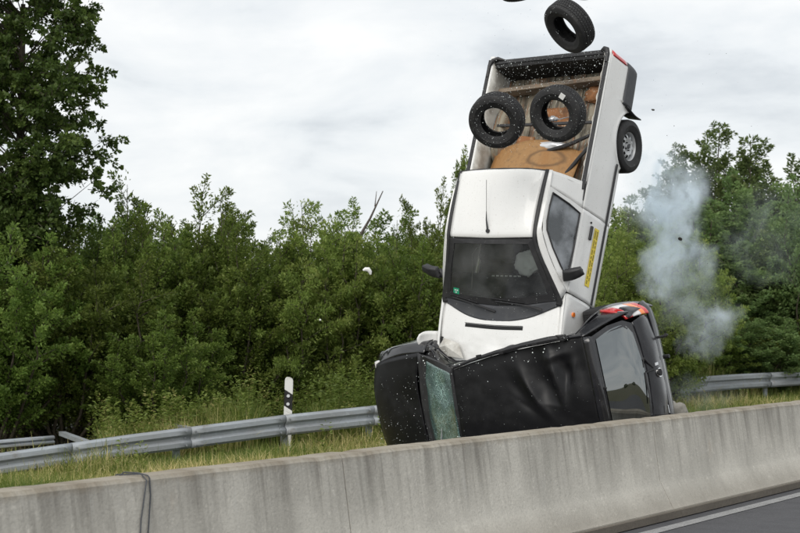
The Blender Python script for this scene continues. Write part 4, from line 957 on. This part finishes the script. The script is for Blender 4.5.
def blob(name, c, r_, m_, parent, seed, amp=.25, fr=6, sub=4):
    bm = bmesh.new(); bmesh.ops.create_icosphere(bm, subdivisions=sub, radius=1)
    for v in bm.verts:
        k = 1 + amp * mnoise.noise(v.co * fr * .35 + Vector((seed, 0, 0))) + amp * .4 * mnoise.noise(v.co * fr + Vector((seed, 4, 0)))
        v.co = Vector((v.co.x * r_[0], v.co.y * r_[1], v.co.z * r_[2])) * k + Vector(c)
    me = bpy.data.meshes.new('mesh'); bm.to_mesh(me); bm.free(); me.polygons.foreach_set('use_smooth', [True] * len(me.polygons))
    return obj(name, me, m_, parent)
blob('airbag', (2.68, .37, 1.115), (.15, .16, .08), M['bag'], pk, 3.3)
blob('side_airbag', (2.52, .50, 1.02), (.16, .08, .14), M['bag'], pk, 6.3)
blob('seat_cover', (2.12, .46, .98), (.10, .13, .22), M['interior'], pk, 8.1, .3)
mb = MB()
for k in range(7): mb.box((2.80, -.12 + k * .055, .985), (.014, .035, .006))
v_ = mb.build('dash_vents', M['bag'], pk); v_['kind'] = 'stuff'
mb = MB(); mb.tube([(2.96, -.36, .985), (2.86, -.33, 1.06), (2.74, -.30, 1.15), (2.64, -.27, 1.24), (2.58, -.18, 1.30)], [.010, .009, .008, .007, .006], 6); mb.build('loose_strap', mat('grey_strap', (.30, .29, .27), .7), pk, True)

# load in the bed: things of their own
def at_pk(o): o.matrix_world = PM; return o
def sheet(u, v):
    x = 1.66 - .60 * u; y = -.64 + 1.10 * v; xx = x + .13 * (1 - math.sin(math.pi * min(1, v * 1.05))) * u
    return (xx, y, .62 + .22 * u * 0 + .03 * math.sin(v * 5) + .14 * (1 - u))
bd = surf('plywood_board', sheet, 14, 18, M['ply'], None, .012); at_pk(bd); tag(bd, 'orange-brown plywood board with ring stain lying in the pickup bed against the cab', 'plywood board')
mb = MB(); mb.tube([(1.34 + .09 * math.cos(a), .02 + .17 * math.sin(a), .72) for a in np.linspace(0, 6.28, 30)], .004, 4); 
mb = MB(); mb.box((.90, .02, .70), (.03, 1.34, .03)); o = mb.build('steel_bar', M['trim'], None, bevel=.004); at_pk(o); tag(o, 'thin dark steel bar lying straight across the pickup bed behind the two tyres', 'steel bar')
mb = MB(); mb.tube([(1.20, .02, .63), (1.14, .3, .65), (1.03, .62, .69)], [.022, .025, .018], 8); o = mb.build('jack_handle', M['trim'], None, True); at_pk(o); tag(o, 'dark rod lying slanted in the bed just above the plywood board', 'rod')
mb = MB(); mb.tube([(1.55, .30, .66), (1.30, .48, .67), (1.16, .60, .68)], .022, 8); o = mb.build('jack_handle', M['trim'], None, True); at_pk(o); tag(o, 'dark bar at the right-hand end of the plywood board, next to the bed rail', 'rod')
blob_ = blob('crushed_can', (1.13, .02, .62), (.05, .22, .035), M['foil'], None, 2.2, .4, 7, 3); at_pk(blob_); tag(blob_, 'crumpled silver metal piece lying between the right tyre and the plywood board', 'scrap metal')
blob_ = blob('rust_box', (.52, .50, .60), (.10, .15, .05), M['rust'], None, 4.4, .3, 7, 3); at_pk(blob_); tag(blob_, 'rusty brown lump in the upper right corner of the pickup bed', 'scrap metal')
def slab(u, v): return (.66 + .26 * u, -.10 + .34 * v, .60 + .02 * math.sin(6 * u))
o = surf('rusty_plate', slab, 6, 6, M['rust'], None, .01); at_pk(o); tag(o, 'rusty orange plate seen through the hole of the right tyre over the bed', 'rusty plate')
o = surf('rusty_plate', lambda u, v: (1.0 + .16 * u, -.42 + .22 * v, .60 + .02 * math.sin(5 * v)), 6, 6, M['rust'], None, .01); at_pk(o); tag(o, 'small rusty plate on the bed floor between the two tyres, above the plywood', 'rusty plate')

# ============================================================ flying tyres
def fly_tyre(px, py, D, ax, label, scale=1.0):
    q = Vector(ax).normalized().to_track_quat('Z', 'Y')
    t = obj('tyre', TC, None, None); t.location = at(px, py, D); t.rotation_euler = q.to_euler(); t.scale = (scale,) * 3
    obj('tread', TT, None, t); return tag(t, label, 'tyre', 'loose tyres flying out of the pickup bed')
fly_tyre(497, 120, 17.7, (-.30, -.80, -.44), 'loose black tyre with clear see-through hole, at the left edge of the pickup bed', 1.0)
t2 = fly_tyre(558, 113.5, 17.3, (-.50, -.80, -.34), 'loose black tyre with a small white tag, over the middle of the pickup bed', .99)
fly_tyre(569.5, 26, 17.3, (-.70, -.35, -.60), 'loose black tyre alone in the sky above the pickup tailgate', .97)
fly_tyre(524, -17, 18.4, (-.3, -.5, .8), 'tyre almost wholly out of frame at the top, only its lower rim showing, further left')
fly_tyre(574, -20, 19.4, (.3, -.6, .7), 'tyre almost wholly out of frame at the top, partly behind the tyre in the sky')
def chip(name, px, py, D, size, m_, label, cat, seed, parts=None):
    r_ = random.Random(seed); V = []
    n = 7
    for k in range(n):
        a = 6.283 * k / n; rr = size * r_.uniform(.7, 1.1); V += [(rr * math.cos(a), -.006, rr * .6 * math.sin(a)), (rr * math.cos(a), .006, rr * .6 * math.sin(a) + .004)]
    F = [tuple(range(0, 2 * n, 2)), tuple(range(1, 2 * n, 2))[::-1]] + [(2 * k, 2 * k + 1, (2 * k + 3) % (2 * n), (2 * k + 2) % (2 * n)) for k in range(n)]
    o = obj(name, mesh(V, F), m_); o.location = at(px, py, D); o.rotation_euler = (r_.uniform(-.5, .5), r_.uniform(-.5, .5), r_.uniform(-.5, .5)); return tag(o, label, cat)
# white tag: part of the tyre it is stuck on
mb = MB(); mb.box((0, 0, 0), (.058, .058, .006)); tg_ = mb.build('tag', M['post_white'], t2)
tm = Matrix.LocRotScale(t2.location, t2.rotation_euler, t2.scale); pt_ = tm.inverted() @ at(562, 96.5, 17.06)
tg_.location = pt_; tg_.rotation_euler = (R(3), R(2), R(50))
o = blob('silver_fitting', (0, 0, 0), (.045, .02, .03), M['foil'], None, 6, .5, 8, 3); o.location = at(553, 119, 17.4); tag(o, 'small bright metal fitting in the hole of the right flying tyre', 'metal fitting')
mb = MB(); a = at(555, 118.5, 17.4); mb.tube([(0, 0, 0), (.05, 0, -.008), (.10, 0, .005), (.15, 0, .015)], [.008, .006, .006, .003], 6); o = mb.build('bent_rod', M['foil'], None, True); o.location = a; tag(o, 'thin bright rod in front of the hole of the right flying tyre', 'rod')

# ============================================================ BLACK HATCHBACK on its side (x: 0 tail .. 3.8 nose, y: left, z: up)
BM_ = pose([[-0.8191, 0.2057, -0.5355], [0.5529, 0.0345, -0.8325], [-0.1528, -0.978, -0.142]], (3.19676893, 18.91579217, 1.50552389), .9996, .975)
bk = tag(empty('hatchback_car', mat=BM_), 'black hatchback lying on its side behind the barrier with a dented roof and shattered windscreen', 'car')
BC = (1.8, 0, .7)
def dent(p):            # the big crumple in the roof skin
    x, y = p.x, p.y; d = 0
    def g(cx, cy, sx, sy, a=0):
        ca, sa = math.cos(a), math.sin(a); u = ((x - cx) * ca + (y - cy) * sa) / sx; v = (-(x - cx) * sa + (y - cy) * ca) / sy; return math.exp(-u * u - v * v)
    d -= .075 * g(.98, -.16, .13, .26, .25); d += .050 * g(.82, -.20, .045, .26, .15); d -= .06 * g(.70, -.24, .08, .16, .3); d += .035 * g(1.14, -.1, .05, .30, .38)
    d -= .03 * g(1.27, -.05, .07, .26, .5); d += .022 * g(.60, -.10, .06, .22, -.1); d -= .025 * g(.52, -.30, .07, .2); d += .030 * g(.78, -.42, .14, .05, .1)
    def ridge(cx, cy, a, l, w_, amp):      # a sharp crease line
        ca, sa = math.cos(a), math.sin(a); u = (x - cx) * ca + (y - cy) * sa; v = -(x - cx) * sa + (y - cy) * ca; return amp * math.exp(-abs(u) / w_) * math.exp(-(v / l) ** 2)
    d += ridge(.86, -.16, .22, .28, .05, .022) + ridge(.73, -.12, -.10, .20, .035, -.022) + ridge(1.10, -.02, .50, .30, .05, .022) + ridge(.60, -.22, -.35, .18, .03, .016) + ridge(1.22, .10, .85, .22, .04, -.014) + ridge(.95, .10, 1.25, .16, .04, .012)
    d += .012 * mnoise.noise(Vector((x * 3, y * 3, 2))) + .004 * mnoise.noise(Vector((x * 9, y * 9, 2)))
    return (0, 0, d * .95)
roof_rows = [[(.445, -.575, 1.395), (.43, -.3, 1.425), (.42, 0, 1.435), (.43, .3, 1.425), (.445, .575, 1.395)],
             [(.90, -.57, 1.425), (.90, -.3, 1.46), (.90, 0, 1.472), (.90, .3, 1.46), (.90, .58, 1.425)],
             [(1.50, -.545, 1.435), (1.50, -.3, 1.470), (1.50, 0, 1.484), (1.50, .3, 1.472), (1.50, .58, 1.435)],
             [(2.03, -.47, 1.43), (2.03, -.25, 1.455), (2.03, .02, 1.462), (2.03, .3, 1.45), (2.05, .57, 1.42)],
             [(2.135, -.455, 1.42), (2.15, -.24, 1.44), (2.16, .02, 1.444), (2.185, .3, 1.425), (2.20, .565, 1.39)]]
patch('roof', roof_rows, 130, 80, M['black_paint'], bk, .015, dent, inside=BC)
# roof drip mouldings, torn up on the upper side
def tube_part(name, pts, r_, m_, parent, n=8):
    mb = MB(); mb.tube(pts, r_, n); return mb.build(name, m_, parent, True)
tube_part('roof_moulding', [(.45, -.592, 1.385), (.75, -.60, 1.415), (1.0, -.60, 1.43)], [.022, .024, .018], M['black_gloss'], bk)
tube_part('roof_moulding', [(.62, -.61, 1.44), (.80, -.612, 1.475), (1.15, -.600, 1.465), (1.5, -.572, 1.47), (1.85, -.528, 1.455), (2.10, -.482, 1.44)], [.030, .036, .030, .024, .020, .018], M['trim'], bk)
tube_part('roof_moulding', [(.45, .60, 1.385), (1.2, .61, 1.42), (2.1, .60, 1.39)], .014, M['trim'], bk)
mb = MB()
for (x, z) in ((.98, 1.488), (1.42, 1.48), (1.72, 1.475)): mb.box((x, -.592 + (.03 if x > 1.2 else 0), z), (.06, .035, .03))
mb.build('moulding_clip', M['dark'], bk, bevel=.006)['kind'] = 'stuff'
patch('torn_strip', [[(.58, -.585, 1.44), (.60, -.64, 1.46)], [(.66, -.56, 1.475), (.70, -.65, 1.50)]], 4, 4, M['trim'], bk, .01)
# windscreen, its frame, cowl
patch('windscreen', [[(2.165, -.425, 1.425), (2.185, -.2, 1.437), (2.20, .02, 1.436), (2.215, .3, 1.418), (2.24, .54, 1.375)],
                     [(2.46, -.52, 1.215), (2.51, -.24, 1.225), (2.53, .02, 1.22), (2.53, .3, 1.21), (2.53, .60, 1.18)],
                     [(2.70, -.60, 1.055), (2.80, -.28, 1.02), (2.83, .02, 1.01), (2.84, .3, 1.0), (2.83, .66, .975)]], 20, 26, M['cracked'], bk, .006,
      lambda p: (0, 0, .018 * mnoise.noise(p * 4) - .04 * math.exp(-((p.x - 2.4) / .2) ** 2 - ((p.y + .25) / .2) ** 2)), inside=BC)
tube_part('wiper', [(2.80, .62, 1.035), (2.66, .35, 1.13), (2.50, .05, 1.235)], [.010, .008, .006], M['foil'], bk, 6)
O = [(2.13, -.47, 1.432), (2.15, 0, 1.450), (2.19, .58, 1.395), (2.5, .66, 1.19), (2.86, .72, .965), (2.885, 0, .995), (2.76, -.66, 1.055), (2.42, -.56, 1.24)]
I = [(2.175, -.43, 1.430), (2.20, 0, 1.440), (2.235, .53, 1.385), (2.5, .60, 1.19), (2.80, .65, .995), (2.82, 0, 1.018), (2.69, -.59, 1.070), (2.44, -.50, 1.235)]
ring('windscreen_frame', O, I, M['trim'], bk, .03, 3, inside=BC)
patch('cowl', [[(2.76, -.67, 1.045), (2.87, 0, 1.0), (2.87, .70, .97)], [(2.82, -.69, 1.02), (2.93, 0, .985), (2.93, .71, .955)]], 3, 12, M['trim'], bk, .01, inside=BC)
# bonnet (bulged open, rounded towards the nose)
patch('bonnet', [[(2.795, -.690, 1.03), (2.915, -.35, 1.0), (2.94, 0, .995), (2.94, .35, .985), (2.90, .70, .955)],
                 [(3.15, -.685, .915), (3.18, -.35, .935), (3.19, 0, .94), (3.19, .35, .93), (3.17, .70, .885)],
                 [(3.50, -.655, .785), (3.52, -.35, .825), (3.53, 0, .835), (3.52, .35, .825), (3.50, .66, .775)],
                 [(3.70, -.60, .66), (3.74, -.33, .705), (3.75, 0, .715), (3.74, .33, .70), (3.70, .60, .65)],
                 [(3.74, -.56, .56), (3.80, -.32, .58), (3.82, 0, .585), (3.80, .32, .58), (3.74, .56, .56)]], 30, 26, M['black_paint'], bk, .012, lambda p: (0, 0, .010 * mnoise.noise(p * 3.5)), inside=BC)
def crushed(p):        # the upper flank, caved in under the pickup
    if p.y > 0: return (0, 0, 0)
    t = min(max((p.x - .42) / .40, 0), 1) * min(max((2.72 - p.x) / .35, 0), 1); t = t * t * (3 - 2 * t)
    lim = -.50 + .03 * mnoise.noise(Vector((p.x * 4, p.z * 4, 7)))
    return (0, max(0, (lim - p.y)) * t, 0)
def bside(z):      # half width of the lower body
    return .80 + .02 * math.sin(min(1, max(0, (z - .25) / .6)) * 3.14) - (.10 * ((z - .80) / .2) ** 2 if z > .80 else 0)
for s in (-1, 1):
    cr_ = 1 if s < 0 else 0
    def bwing(u, v, s=s):
        x = 2.72 + (3.72 - 2.72) * u; zb = max(.28, arch(x, 3.08, .33, .28)); zt = 1.03 - .30 * u - .05 * u * u; z = zb + (zt - zb) * v
        y = bside(min(z, .80)) - .13 * max(0, (v - .72) / .28) ** 1.7 - .18 * u ** 5
        return (x, s * y, z)
    surf('wing', bwing, 34, 18, M['black_gloss'] if s < 0 else M['black_side'], bk, .012, (lambda p: (0, .012 * mnoise.noise(p * 3), 0)) if s < 0 else None, inside=BC)
    for (x0, x1, nm) in ((1.72, 2.71, 'door'), (.92, 1.71, 'door')):
        dd = surf(nm, lambda u, v, s=s, x0=x0, x1=x1: (x0 + .004 + (x1 - x0 - .008) * u, s * (bside(.30 + .62 * v) - (.035 * v * v * abs(mnoise.noise(Vector((x0 + u * 2, v * 2, 1)))) * 3 if s < 0 else 0)), .30 + .62 * v), 16, 14, M['black_side'], bk, .014, crushed, inside=BC)
        mb = MB(); mb.box((x0 + .14, s * (bside(.80) + .016 - (.29 if s < 0 else 0)), .80), (.16, .02, .03)); mb.build('door_handle', M['trim'], dd, bevel=.006)
    def quarter(u, v, s=s):
        x = .06 + (.91 - .06) * u; zb = max(.30, arch(x, .62, .33, .28)); z = zb + (.95 - zb) * v; return (x, s * (bside(min(z, .86)) - .03 * max(0, v - .8) / .2 - .10 * (1 - u) ** 6), z)
    surf('rear_wing', quarter, 30, 16, M['black_side'], bk, .012, crushed, inside=BC)
    # side glass and pillars between belt line and roof
    yt = .59; yb = .765
    g0 = [(.42, s * yb, .95), (2.70, s * yb, .95), (2.10, s * (yt if s > 0 else .50), 1.40), (.55, s * yt, 1.38)]
    def sglass(u, v, s=s): x = (.42 + (2.70 - .42) * u) * (1 - v) + (.55 + (2.12 - .55) * u) * v; y_ = yb + ((yt - (.09 * u if s < 0 else 0)) - yb) * v; return (x, s * (y_ + .015 * math.sin(3.14 * v)), .95 + .44 * v)
    surf('side_window', sglass, 20, 8, M['tinted'], bk, .004, crushed, inside=BC)
    for (a, b_) in ((.0, .17), (.30, .36), (.60, .66), (.94, 1.0)):
        surf('pillar', lambda u, v, a=a, b_=b_, s=s: tuple(Vector(sglass(a + (b_ - a) * u, v, s)) + Vector((0, s * .014, .004))), 6, 8, M['black_gloss'], bk, .01, crushed, inside=BC)
    # D-pillar wraps from the roof down to the lamp
    patch('rear_pillar', [[(.43, s * .585, 1.39), (.56, s * .60, 1.385)], [(.30, s * .650, 1.20), (.48, s * .69, 1.18)], [(.14, s * .715, 1.02), (.42, s * .765, .98)], [(.07, s * .735, .92), (.40, s * .79, .90)]], 14, 6, M['black_gloss'], bk, .02, inside=BC)
    add_wheel(bk, (3.08, s * .70, .28), s); add_wheel(bk, (.62, s * .70, .28), s)
    # tail lamp: red, white and amber bands
    def lamp(u, v, s=s):   # u from top to bottom, v from tailgate round to the side
        x = .085 - .085 * u + .30 * v * v * (1 - .45 * u); return (x, s * (.655 + .01 * math.sin(3.14 * u) + .15 * v), .955 - .40 * u)
    lm_ = surf('tail_lamp', lambda u, v: lamp(.0 + .30 * u, v), 6, 10, M['red_lens'], bk, .03, inside=BC)
    surf('reversing_lens', lambda u, v: lamp(.30 + .36 * u, v), 6, 10, M['clear_lens'], lm_, .03, inside=BC)
    surf('indicator_lens', lambda u, v: lamp(.66 + .18 * u, v), 6, 10, M['orange_lens'], lm_, .03, inside=BC)
    surf('lower_lens', lambda u, v: lamp(.84 + .16 * u, v), 6, 10, M['red_lens'], lm_, .03, inside=BC)
    mb = MB(); mb.box((3.58, s * .56, .655), (.18, .20, .10)); mb.build('headlight', M['clear_lens'], bk, bevel=.03)
    if s > 0: mb = MB(); mb.box((2.55, s * .86, 1.0), (.10, .14, .12)); mb.build('mirror', M['trim'], bk, bevel=.03)
# tailgate
spl = patch('spoiler', [[(.435, -.575, 1.400), (.415, 0, 1.440), (.435, .575, 1.400)], [(.37, -.57, 1.385), (.345, 0, 1.425), (.37, .57, 1.385)], [(.335, -.555, 1.352), (.315, 0, 1.388), (.335, .555, 1.352)]], 8, 16, M['black_gloss'], bk, .02, inside=BC)
TGW = [[(.325, -.50, 1.335), (.305, 0, 1.365), (.325, .50, 1.335)], [(.20, -.57, 1.17), (.17, 0, 1.185), (.20, .57, 1.17)], [(.105, -.585, 1.04), (.06, 0, 1.00), (.105, .585, 1.04)], [(.055, -.46, .965), (.02, 0, .93), (.055, .46, .965)]]
tgt = ring('tailgate', [(.35, -.56, 1.355), (.325, 0, 1.392), (.35, .56, 1.355), (.235, .635, 1.17), (.115, .655, 1.02), (.045, .60, .93), (.025, .40, .895), (.01, 0, .875), (.025, -.40, .895), (.045, -.60, .93), (.115, -.655, 1.02), (.235, -.635, 1.17)],
           [(.325, -.50, 1.335), (.305, 0, 1.365), (.325, .50, 1.335), (.20, .57, 1.17), (.105, .585, 1.04), (.075, .53, .99), (.055, .43, .955), (.02, 0, .93), (.055, -.43, .955), (.075, -.53, .99), (.105, -.585, 1.04), (.20, -.57, 1.17)], M['black_gloss'], bk, .02, 2, inside=BC)
patch('rear_window', [[(.315, -.52, 1.330), (.295, 0, 1.362), (.315, .52, 1.330)], [(.205, -.59, 1.17), (.172, 0, 1.187), (.205, .59, 1.17)], [(.105, -.60, 1.03), (.060, 0, 1.04), (.105, .60, 1.03)], [(.050, -.50, .955), (.012, 0, .925), (.050, .50, .955)]], 24, 24, M['tinted'], tgt, .0, inside=BC)
lowr = patch('tailgate_skin', [[(.045, -.61, .935), (.02, -.35, .90), (.008, 0, .88), (.02, .35, .90), (.045, .61, .935)],
                        [(.0, -.645, .82), (-.025, -.35, .80), (-.035, 0, .79), (-.025, .35, .80), (.0, .645, .82)],
                        [(.0, -.655, .70), (-.035, -.35, .69), (-.045, 0, .69), (-.035, .35, .69), (.0, .655, .70)],
                        [(.03, -.64, .56), (-.01, -.35, .55), (-.02, 0, .55), (-.01, .35, .55), (.03, .64, .56)]], 20, 20, M['black_side'], tgt, .02, lambda p: (.008 * mnoise.noise(p * 6), 0, 0), inside=BC)
mb = MB(); disk(mb, (-.052, .0, .715), .052, (-1, 0, 0), 24, .02); bd_ = mb.build('badge', M['chrome'], tgt, True)
mb = MB(); disk(mb, (-.060, .0, .715), .040, (-1, 0, 0), 24, .02); mb.build('badge_centre', M['dark'], bd_, True)
mb = MB(); mb.box((-.048, -.10, .73), (.008, .03, .075)); mb.build('badge_letters', M['foil'], tgt)
mb = MB(); mb.box((-.055, .42, .68), (.012, .09, .012)); mb.build('chrome_letters', M['chrome'], tgt)
tube_part('rear_wiper', [(-.03, -.07, .80), (.0, -.20, .92), (.02, -.10, .935)], [.012, .010, .006], M['trim'], tgt, 6)
tube_part('rear_wiper_arm', [(-.03, -.05, .795), (.012, -.04, .935), (.012, .30, .955)], [.014, .010, .006], M['trim'], tgt, 6)
tube_part('tailgate_hinge', [(.335, .0, 1.37), (.29, .02, 1.36)], .012, M['dark'], tgt, 6)
patch('rear_bumper', [[(.10, -.79, .55), (.01, -.62, .545), (-.015, 0, .545), (.01, .62, .545), (.10, .79, .55)], [(.11, -.80, .42), (.02, -.63, .43), (.0, 0, .43), (.02, .63, .43), (.11, .80, .42)], [(.16, -.77, .26), (.08, -.60, .26), (.06, 0, .26), (.08, .60, .26), (.16, .77, .26)]], 12, 24, M['black_side'], bk, .02, inside=BC)
tube_part('tow_hook', [(.05, -.36, .40), (-.05, -.36, .38), (-.09, -.37, .40), (-.09, -.38, .44)], [.016, .014, .013, .018], M['trim'], bk, 8)
tube_part('exhaust', [(.3, -.12, .25), (.0, -.12, .26)], .022, M['trim'], bk, 10)
patch('front_bumper', [[(3.66, -.72, .56), (3.82, -.4, .58), (3.85, 0, .585), (3.82, .4, .58), (3.66, .72, .56)], [(3.70, -.75, .42), (3.88, -.4, .43), (3.91, 0, .43), (3.88, .4, .43), (3.70, .75, .42)], [(3.66, -.72, .25), (3.82, -.4, .25), (3.85, 0, .25), (3.82, .4, .25), (3.66, .72, .25)]], 10, 20, M['black_side'], bk, .02, inside=BC)
mb = MB(); mb.box((1.9, 0, .27), (3.3, 1.44, .04)); mb.box((1.9, 0, .22), (2.6, .16, .10)); mb.box((3.2, 0, .5), (.6, .9, .35)); fl = mb.build('underbody', M['trim'], bk, bevel=.01)
for (x, y) in ((1.95, -.36), (1.95, .36)):
    mb = MB(); mb.box((x, y, .55), (.5, .46, .14)); se = mb.build('seat', M['interior'], bk, True, bevel=.05)
    mb = MB(); rt = Matrix.Rotation(R(-18), 3, 'Y'); mb.box((x - .33, y, .85), (.13, .46, .56), rt); mb.build('backrest', M['interior'], se, True, bevel=.05)
mb = MB(); mb.box((.75, 0, .80), (.14, 1.2, .60)); mb.build('rear_seat', M['interior'], bk, True, bevel=.05)
mb = MB(); mb.box((2.70, 0, .80), (.20, 1.34, .20)); mb.build('dashboard', M['interior'], bk, bevel=.04)

# ============================================================ debris
def shards(name, items, m_, label, cat, seed):
    r_ = np.random.default_rng(seed); mb = MB()
    for (px, py, D, s) in items:
        c = at(px, py, D); q = Euler(r_.uniform(0, 6, 3)).to_matrix(); a = s
        vv = [c + q @ Vector(v) for v in ((a, 0, -a * .4), (-a * .6, a * .8, -a * .3), (-a * .6, -a * .8, -a * .3), (0, 0, a * .8))]
        mb.add(vv, [(0, 1, 2), (0, 3, 1), (1, 3, 2), (2, 3, 0)])
    me = mesh(mb.v, mb.f); return tag(obj(name, me, m_), label, cat, None, 'stuff')
r_ = np.random.default_rng(77); it = []
def scat(n, x0, x1, y0, y1, d0, d1, s0, s1, cond=None):
    k = 0
    while k < n:
        x, y = r_.uniform(x0, x1), r_.uniform(y0, y1)
        if cond and not cond(x, y): continue
        it.append((x, y, r_.uniform(d0, d1), (s0 + (s1 - s0) * r_.uniform() ** 2.4 * 1.4) * .82)); k += 1
scat(560, 488, 606, 50, 92, 17.2, 18.4, .0022, .0055, lambda x, y: 60 - (x - 500) * .07 - 4 < y)
scat(330, 465, 528, 88, 152, 16.9, 17.4, .002, .0052)
scat(260, 528, 590, 78, 145, 16.6, 17.0, .002, .005)
scat(70, 540, 597, 0, 52, 16.6, 17.0, .002, .005)
scat(260, 380, 470, 365, 445, 17.0, 17.8, .002, .0052, lambda x, y: r_.uniform() < (y - 340) / 110)
scat(70, 455, 600, 360, 430, 16.8, 17.2, .0015, .0032)
scat(90, 445, 565, 290, 320, 16.9, 17.4, .002, .004)
scat(200, 430, 640, 0, 200, 16.5, 20, .0015, .0032)
scat(60, 450, 560, 235, 300, 16.9, 17.2, .0016, .003)
for (cx_, cy_) in ((440, 352), (470, 368), (520, 352), (560, 342), (430, 356), (600, 60), (520, 75)):
    for k in range(16): it.append((cx_ + r_.normal() * 11, cy_ + r_.normal() * 7, 16.9 + r_.uniform(0, .3), .003 + .007 * r_.uniform() ** 3))
shards('glass_bits', it, M['glassbit'], 'cloud of tiny white glass crumbs flying off the two crashed vehicles', 'glass bits', 5)
it = []
scat(90, 600, 760, 40, 330, 17, 22, .003, .008)
scat(60, 420, 600, 0, 60, 16.5, 20, .0025, .005); scat(40, 640, 720, 380, 400, 18, 20, .003, .006)
shards('dark_debris', it, M['bit'], 'small dark crumbs of dirt and rubber in the air right of the pickup', 'debris', 6)
# white curved plastic fragment
mb = MB(); mb.tube([(-.045, 0, .012), (-.02, 0, .025), (.015, 0, .022), (.035, 0, -.005), (.04, 0, -.035)], [.010, .022, .027, .022, .010], 8)
o = mb.build('plastic_fragment', M['post_white'], None, True); o.location = at(367, 271.5, 18.5); tag(o, 'white curved plastic fragment flying in front of the thicket left of the pickup', 'fragment')
chip('dark_fragment', 680, 239, 20, .035, M['bit'], 'largest dark fragment flying in front of the smoke', 'fragment', 4)
chip('dark_fragment', 653, 110, 19, .022, M['bit'], 'dark fragment in the sky to the right of the rear wheel', 'fragment', 9)
chip('white_fragment', 320, 320, 22, .018, M['post_white'], 'small white fragment in front of the shrubs left of the crash', 'fragment', 12)
# crushed concrete chunk on the ground by the tail of the black car
o = blob("concrete_chunk", (0, 0, 0), (.16, .10, .13), M["concrete_chip"], None, 9, .5, 5, 3); o.location = at(674, 412, 18.6); tag(o, "pale broken chunk beside the tail of the black car, behind the barrier", "chunk")

# ============================================================ smoke
def smoke():
    # hull: one closed box; the density lives in object space
    cx = at(690, 260, 24.5)
    sx, sy, sz = 2.7, 1.5, 5.4
    mb = MB(); mb.box((0, 0, 0), (sx * 1.6, sy * 2, sz)); me = mesh(mb.v, mb.f)
    m = bpy.data.materials.new('smoke'); m.use_nodes = True; nt = m.node_tree; nt.nodes.clear()
    out_ = N(nt, 'ShaderNodeOutputMaterial'); pv = N(nt, 'ShaderNodeVolumePrincipled'); pv.inputs['Color'].default_value = (.84, .93, 1.0, 1); pv.inputs['Anisotropy'].default_value = -.25
    L(nt, pv.outputs[0], out_.inputs['Volume']); tcn = N(nt, 'ShaderNodeTexCoord')
    nz0 = N(nt, 'ShaderNodeTexNoise'); nz0.inputs['Scale'].default_value = 1.6; nz0.inputs['Detail'].default_value = 3
    sub = N(nt, 'ShaderNodeVectorMath', operation='SUBTRACT'); sub.inputs[1].default_value = (.5, .5, .5)
    scl = N(nt, 'ShaderNodeVectorMath', operation='SCALE'); scl.inputs['Scale'].default_value = 1.15
    adv = N(nt, 'ShaderNodeVectorMath', operation='ADD')
    L(nt, tcn.outputs['Object'], nz0.inputs['Vector']); L(nt, nz0.outputs['Color'], sub.inputs[0]); L(nt, sub.outputs[0], scl.inputs[0]); L(nt, tcn.outputs['Object'], adv.inputs[0]); L(nt, scl.outputs[0], adv.inputs[1])
    tot = None
    def P(px, py): q = at(px, py, 24.5) - cx; return q
    for (px, py, rx, rz, dens) in [(668, 200, .50, .62, 1.2), (672, 240, .48, .55, 1.15), (645, 205, .42, .45, .9), (666, 275, .36, .42, .9), (700, 262, .28, .40, .6), (716, 318, .32, .36, .75), (702, 345, .20, .26, .5), (765, 235, .85, .8, .09), (690, 295, .5, .6, .18), (700, 395, .7, .30, .09), (650, 165, .55, .40, .45), (690, 185, .3, .4, .6)]:
        c = P(px, py)
        vm = N(nt, 'ShaderNodeVectorMath', operation='SUBTRACT'); vm.inputs[1].default_value = c
        dv = N(nt, 'ShaderNodeVectorMath', operation='DIVIDE'); dv.inputs[1].default_value = (rx, .7, rz)
        ln_ = N(nt, 'ShaderNodeVectorMath', operation='LENGTH')
        mr = N(nt, 'ShaderNodeMapRange', interpolation_type='SMOOTHSTEP'); mr.inputs[1].default_value = 1.1; mr.inputs[2].default_value = .15; mr.inputs[3].default_value = 0; mr.inputs[4].default_value = dens
        L(nt, adv.outputs[0], vm.inputs[0]); L(nt, vm.outputs[0], dv.inputs[0]); L(nt, dv.outputs[0], ln_.inputs[0]); L(nt, ln_.outputs['Value'], mr.inputs[0])
        if tot is None: tot = mr.outputs[0]
        else:
            a = N(nt, 'ShaderNodeMath', operation='ADD'); L(nt, tot, a.inputs[0]); L(nt, mr.outputs[0], a.inputs[1]); tot = a.outputs[0]
    stz = N(nt, 'ShaderNodeVectorMath', operation='MULTIPLY'); stz.inputs[1].default_value = (1.25, 1, .62); L(nt, adv.outputs[0], stz.inputs[0])
    nz = N(nt, 'ShaderNodeTexNoise'); nz.inputs['Scale'].default_value = 3.4; nz.inputs['Detail'].default_value = 9; nz.inputs['Roughness'].default_value = .62
    mr = N(nt, 'ShaderNodeMapRange'); mr.inputs[1].default_value = .42; mr.inputs[2].default_value = .66; mr.inputs[3].default_value = .02; mr.inputs[4].default_value = 1
    L(nt, stz.outputs[0], nz.inputs['Vector']); L(nt, nz.outputs['Fac'], mr.inputs[0])
    a = N(nt, 'ShaderNodeMath', operation='MULTIPLY'); L(nt, tot, a.inputs[0]); L(nt, mr.outputs[0], a.inputs[1])
    b_ = N(nt, 'ShaderNodeMath', operation='MULTIPLY'); L(nt, a.outputs[0], b_.inputs[0]); b_.inputs[1].default_value = 4.0
    L(nt, b_.outputs[0], pv.inputs['Density'])
    o = obj('smoke', me, m); o.location = cx; m.cycles.volume_step_rate = .25 if hasattr(m.cycles, 'volume_step_rate') else 1
    return tag(o, 'bluish white smoke drifting behind and to the right of the pickup', 'smoke', None, 'stuff')
smoke()
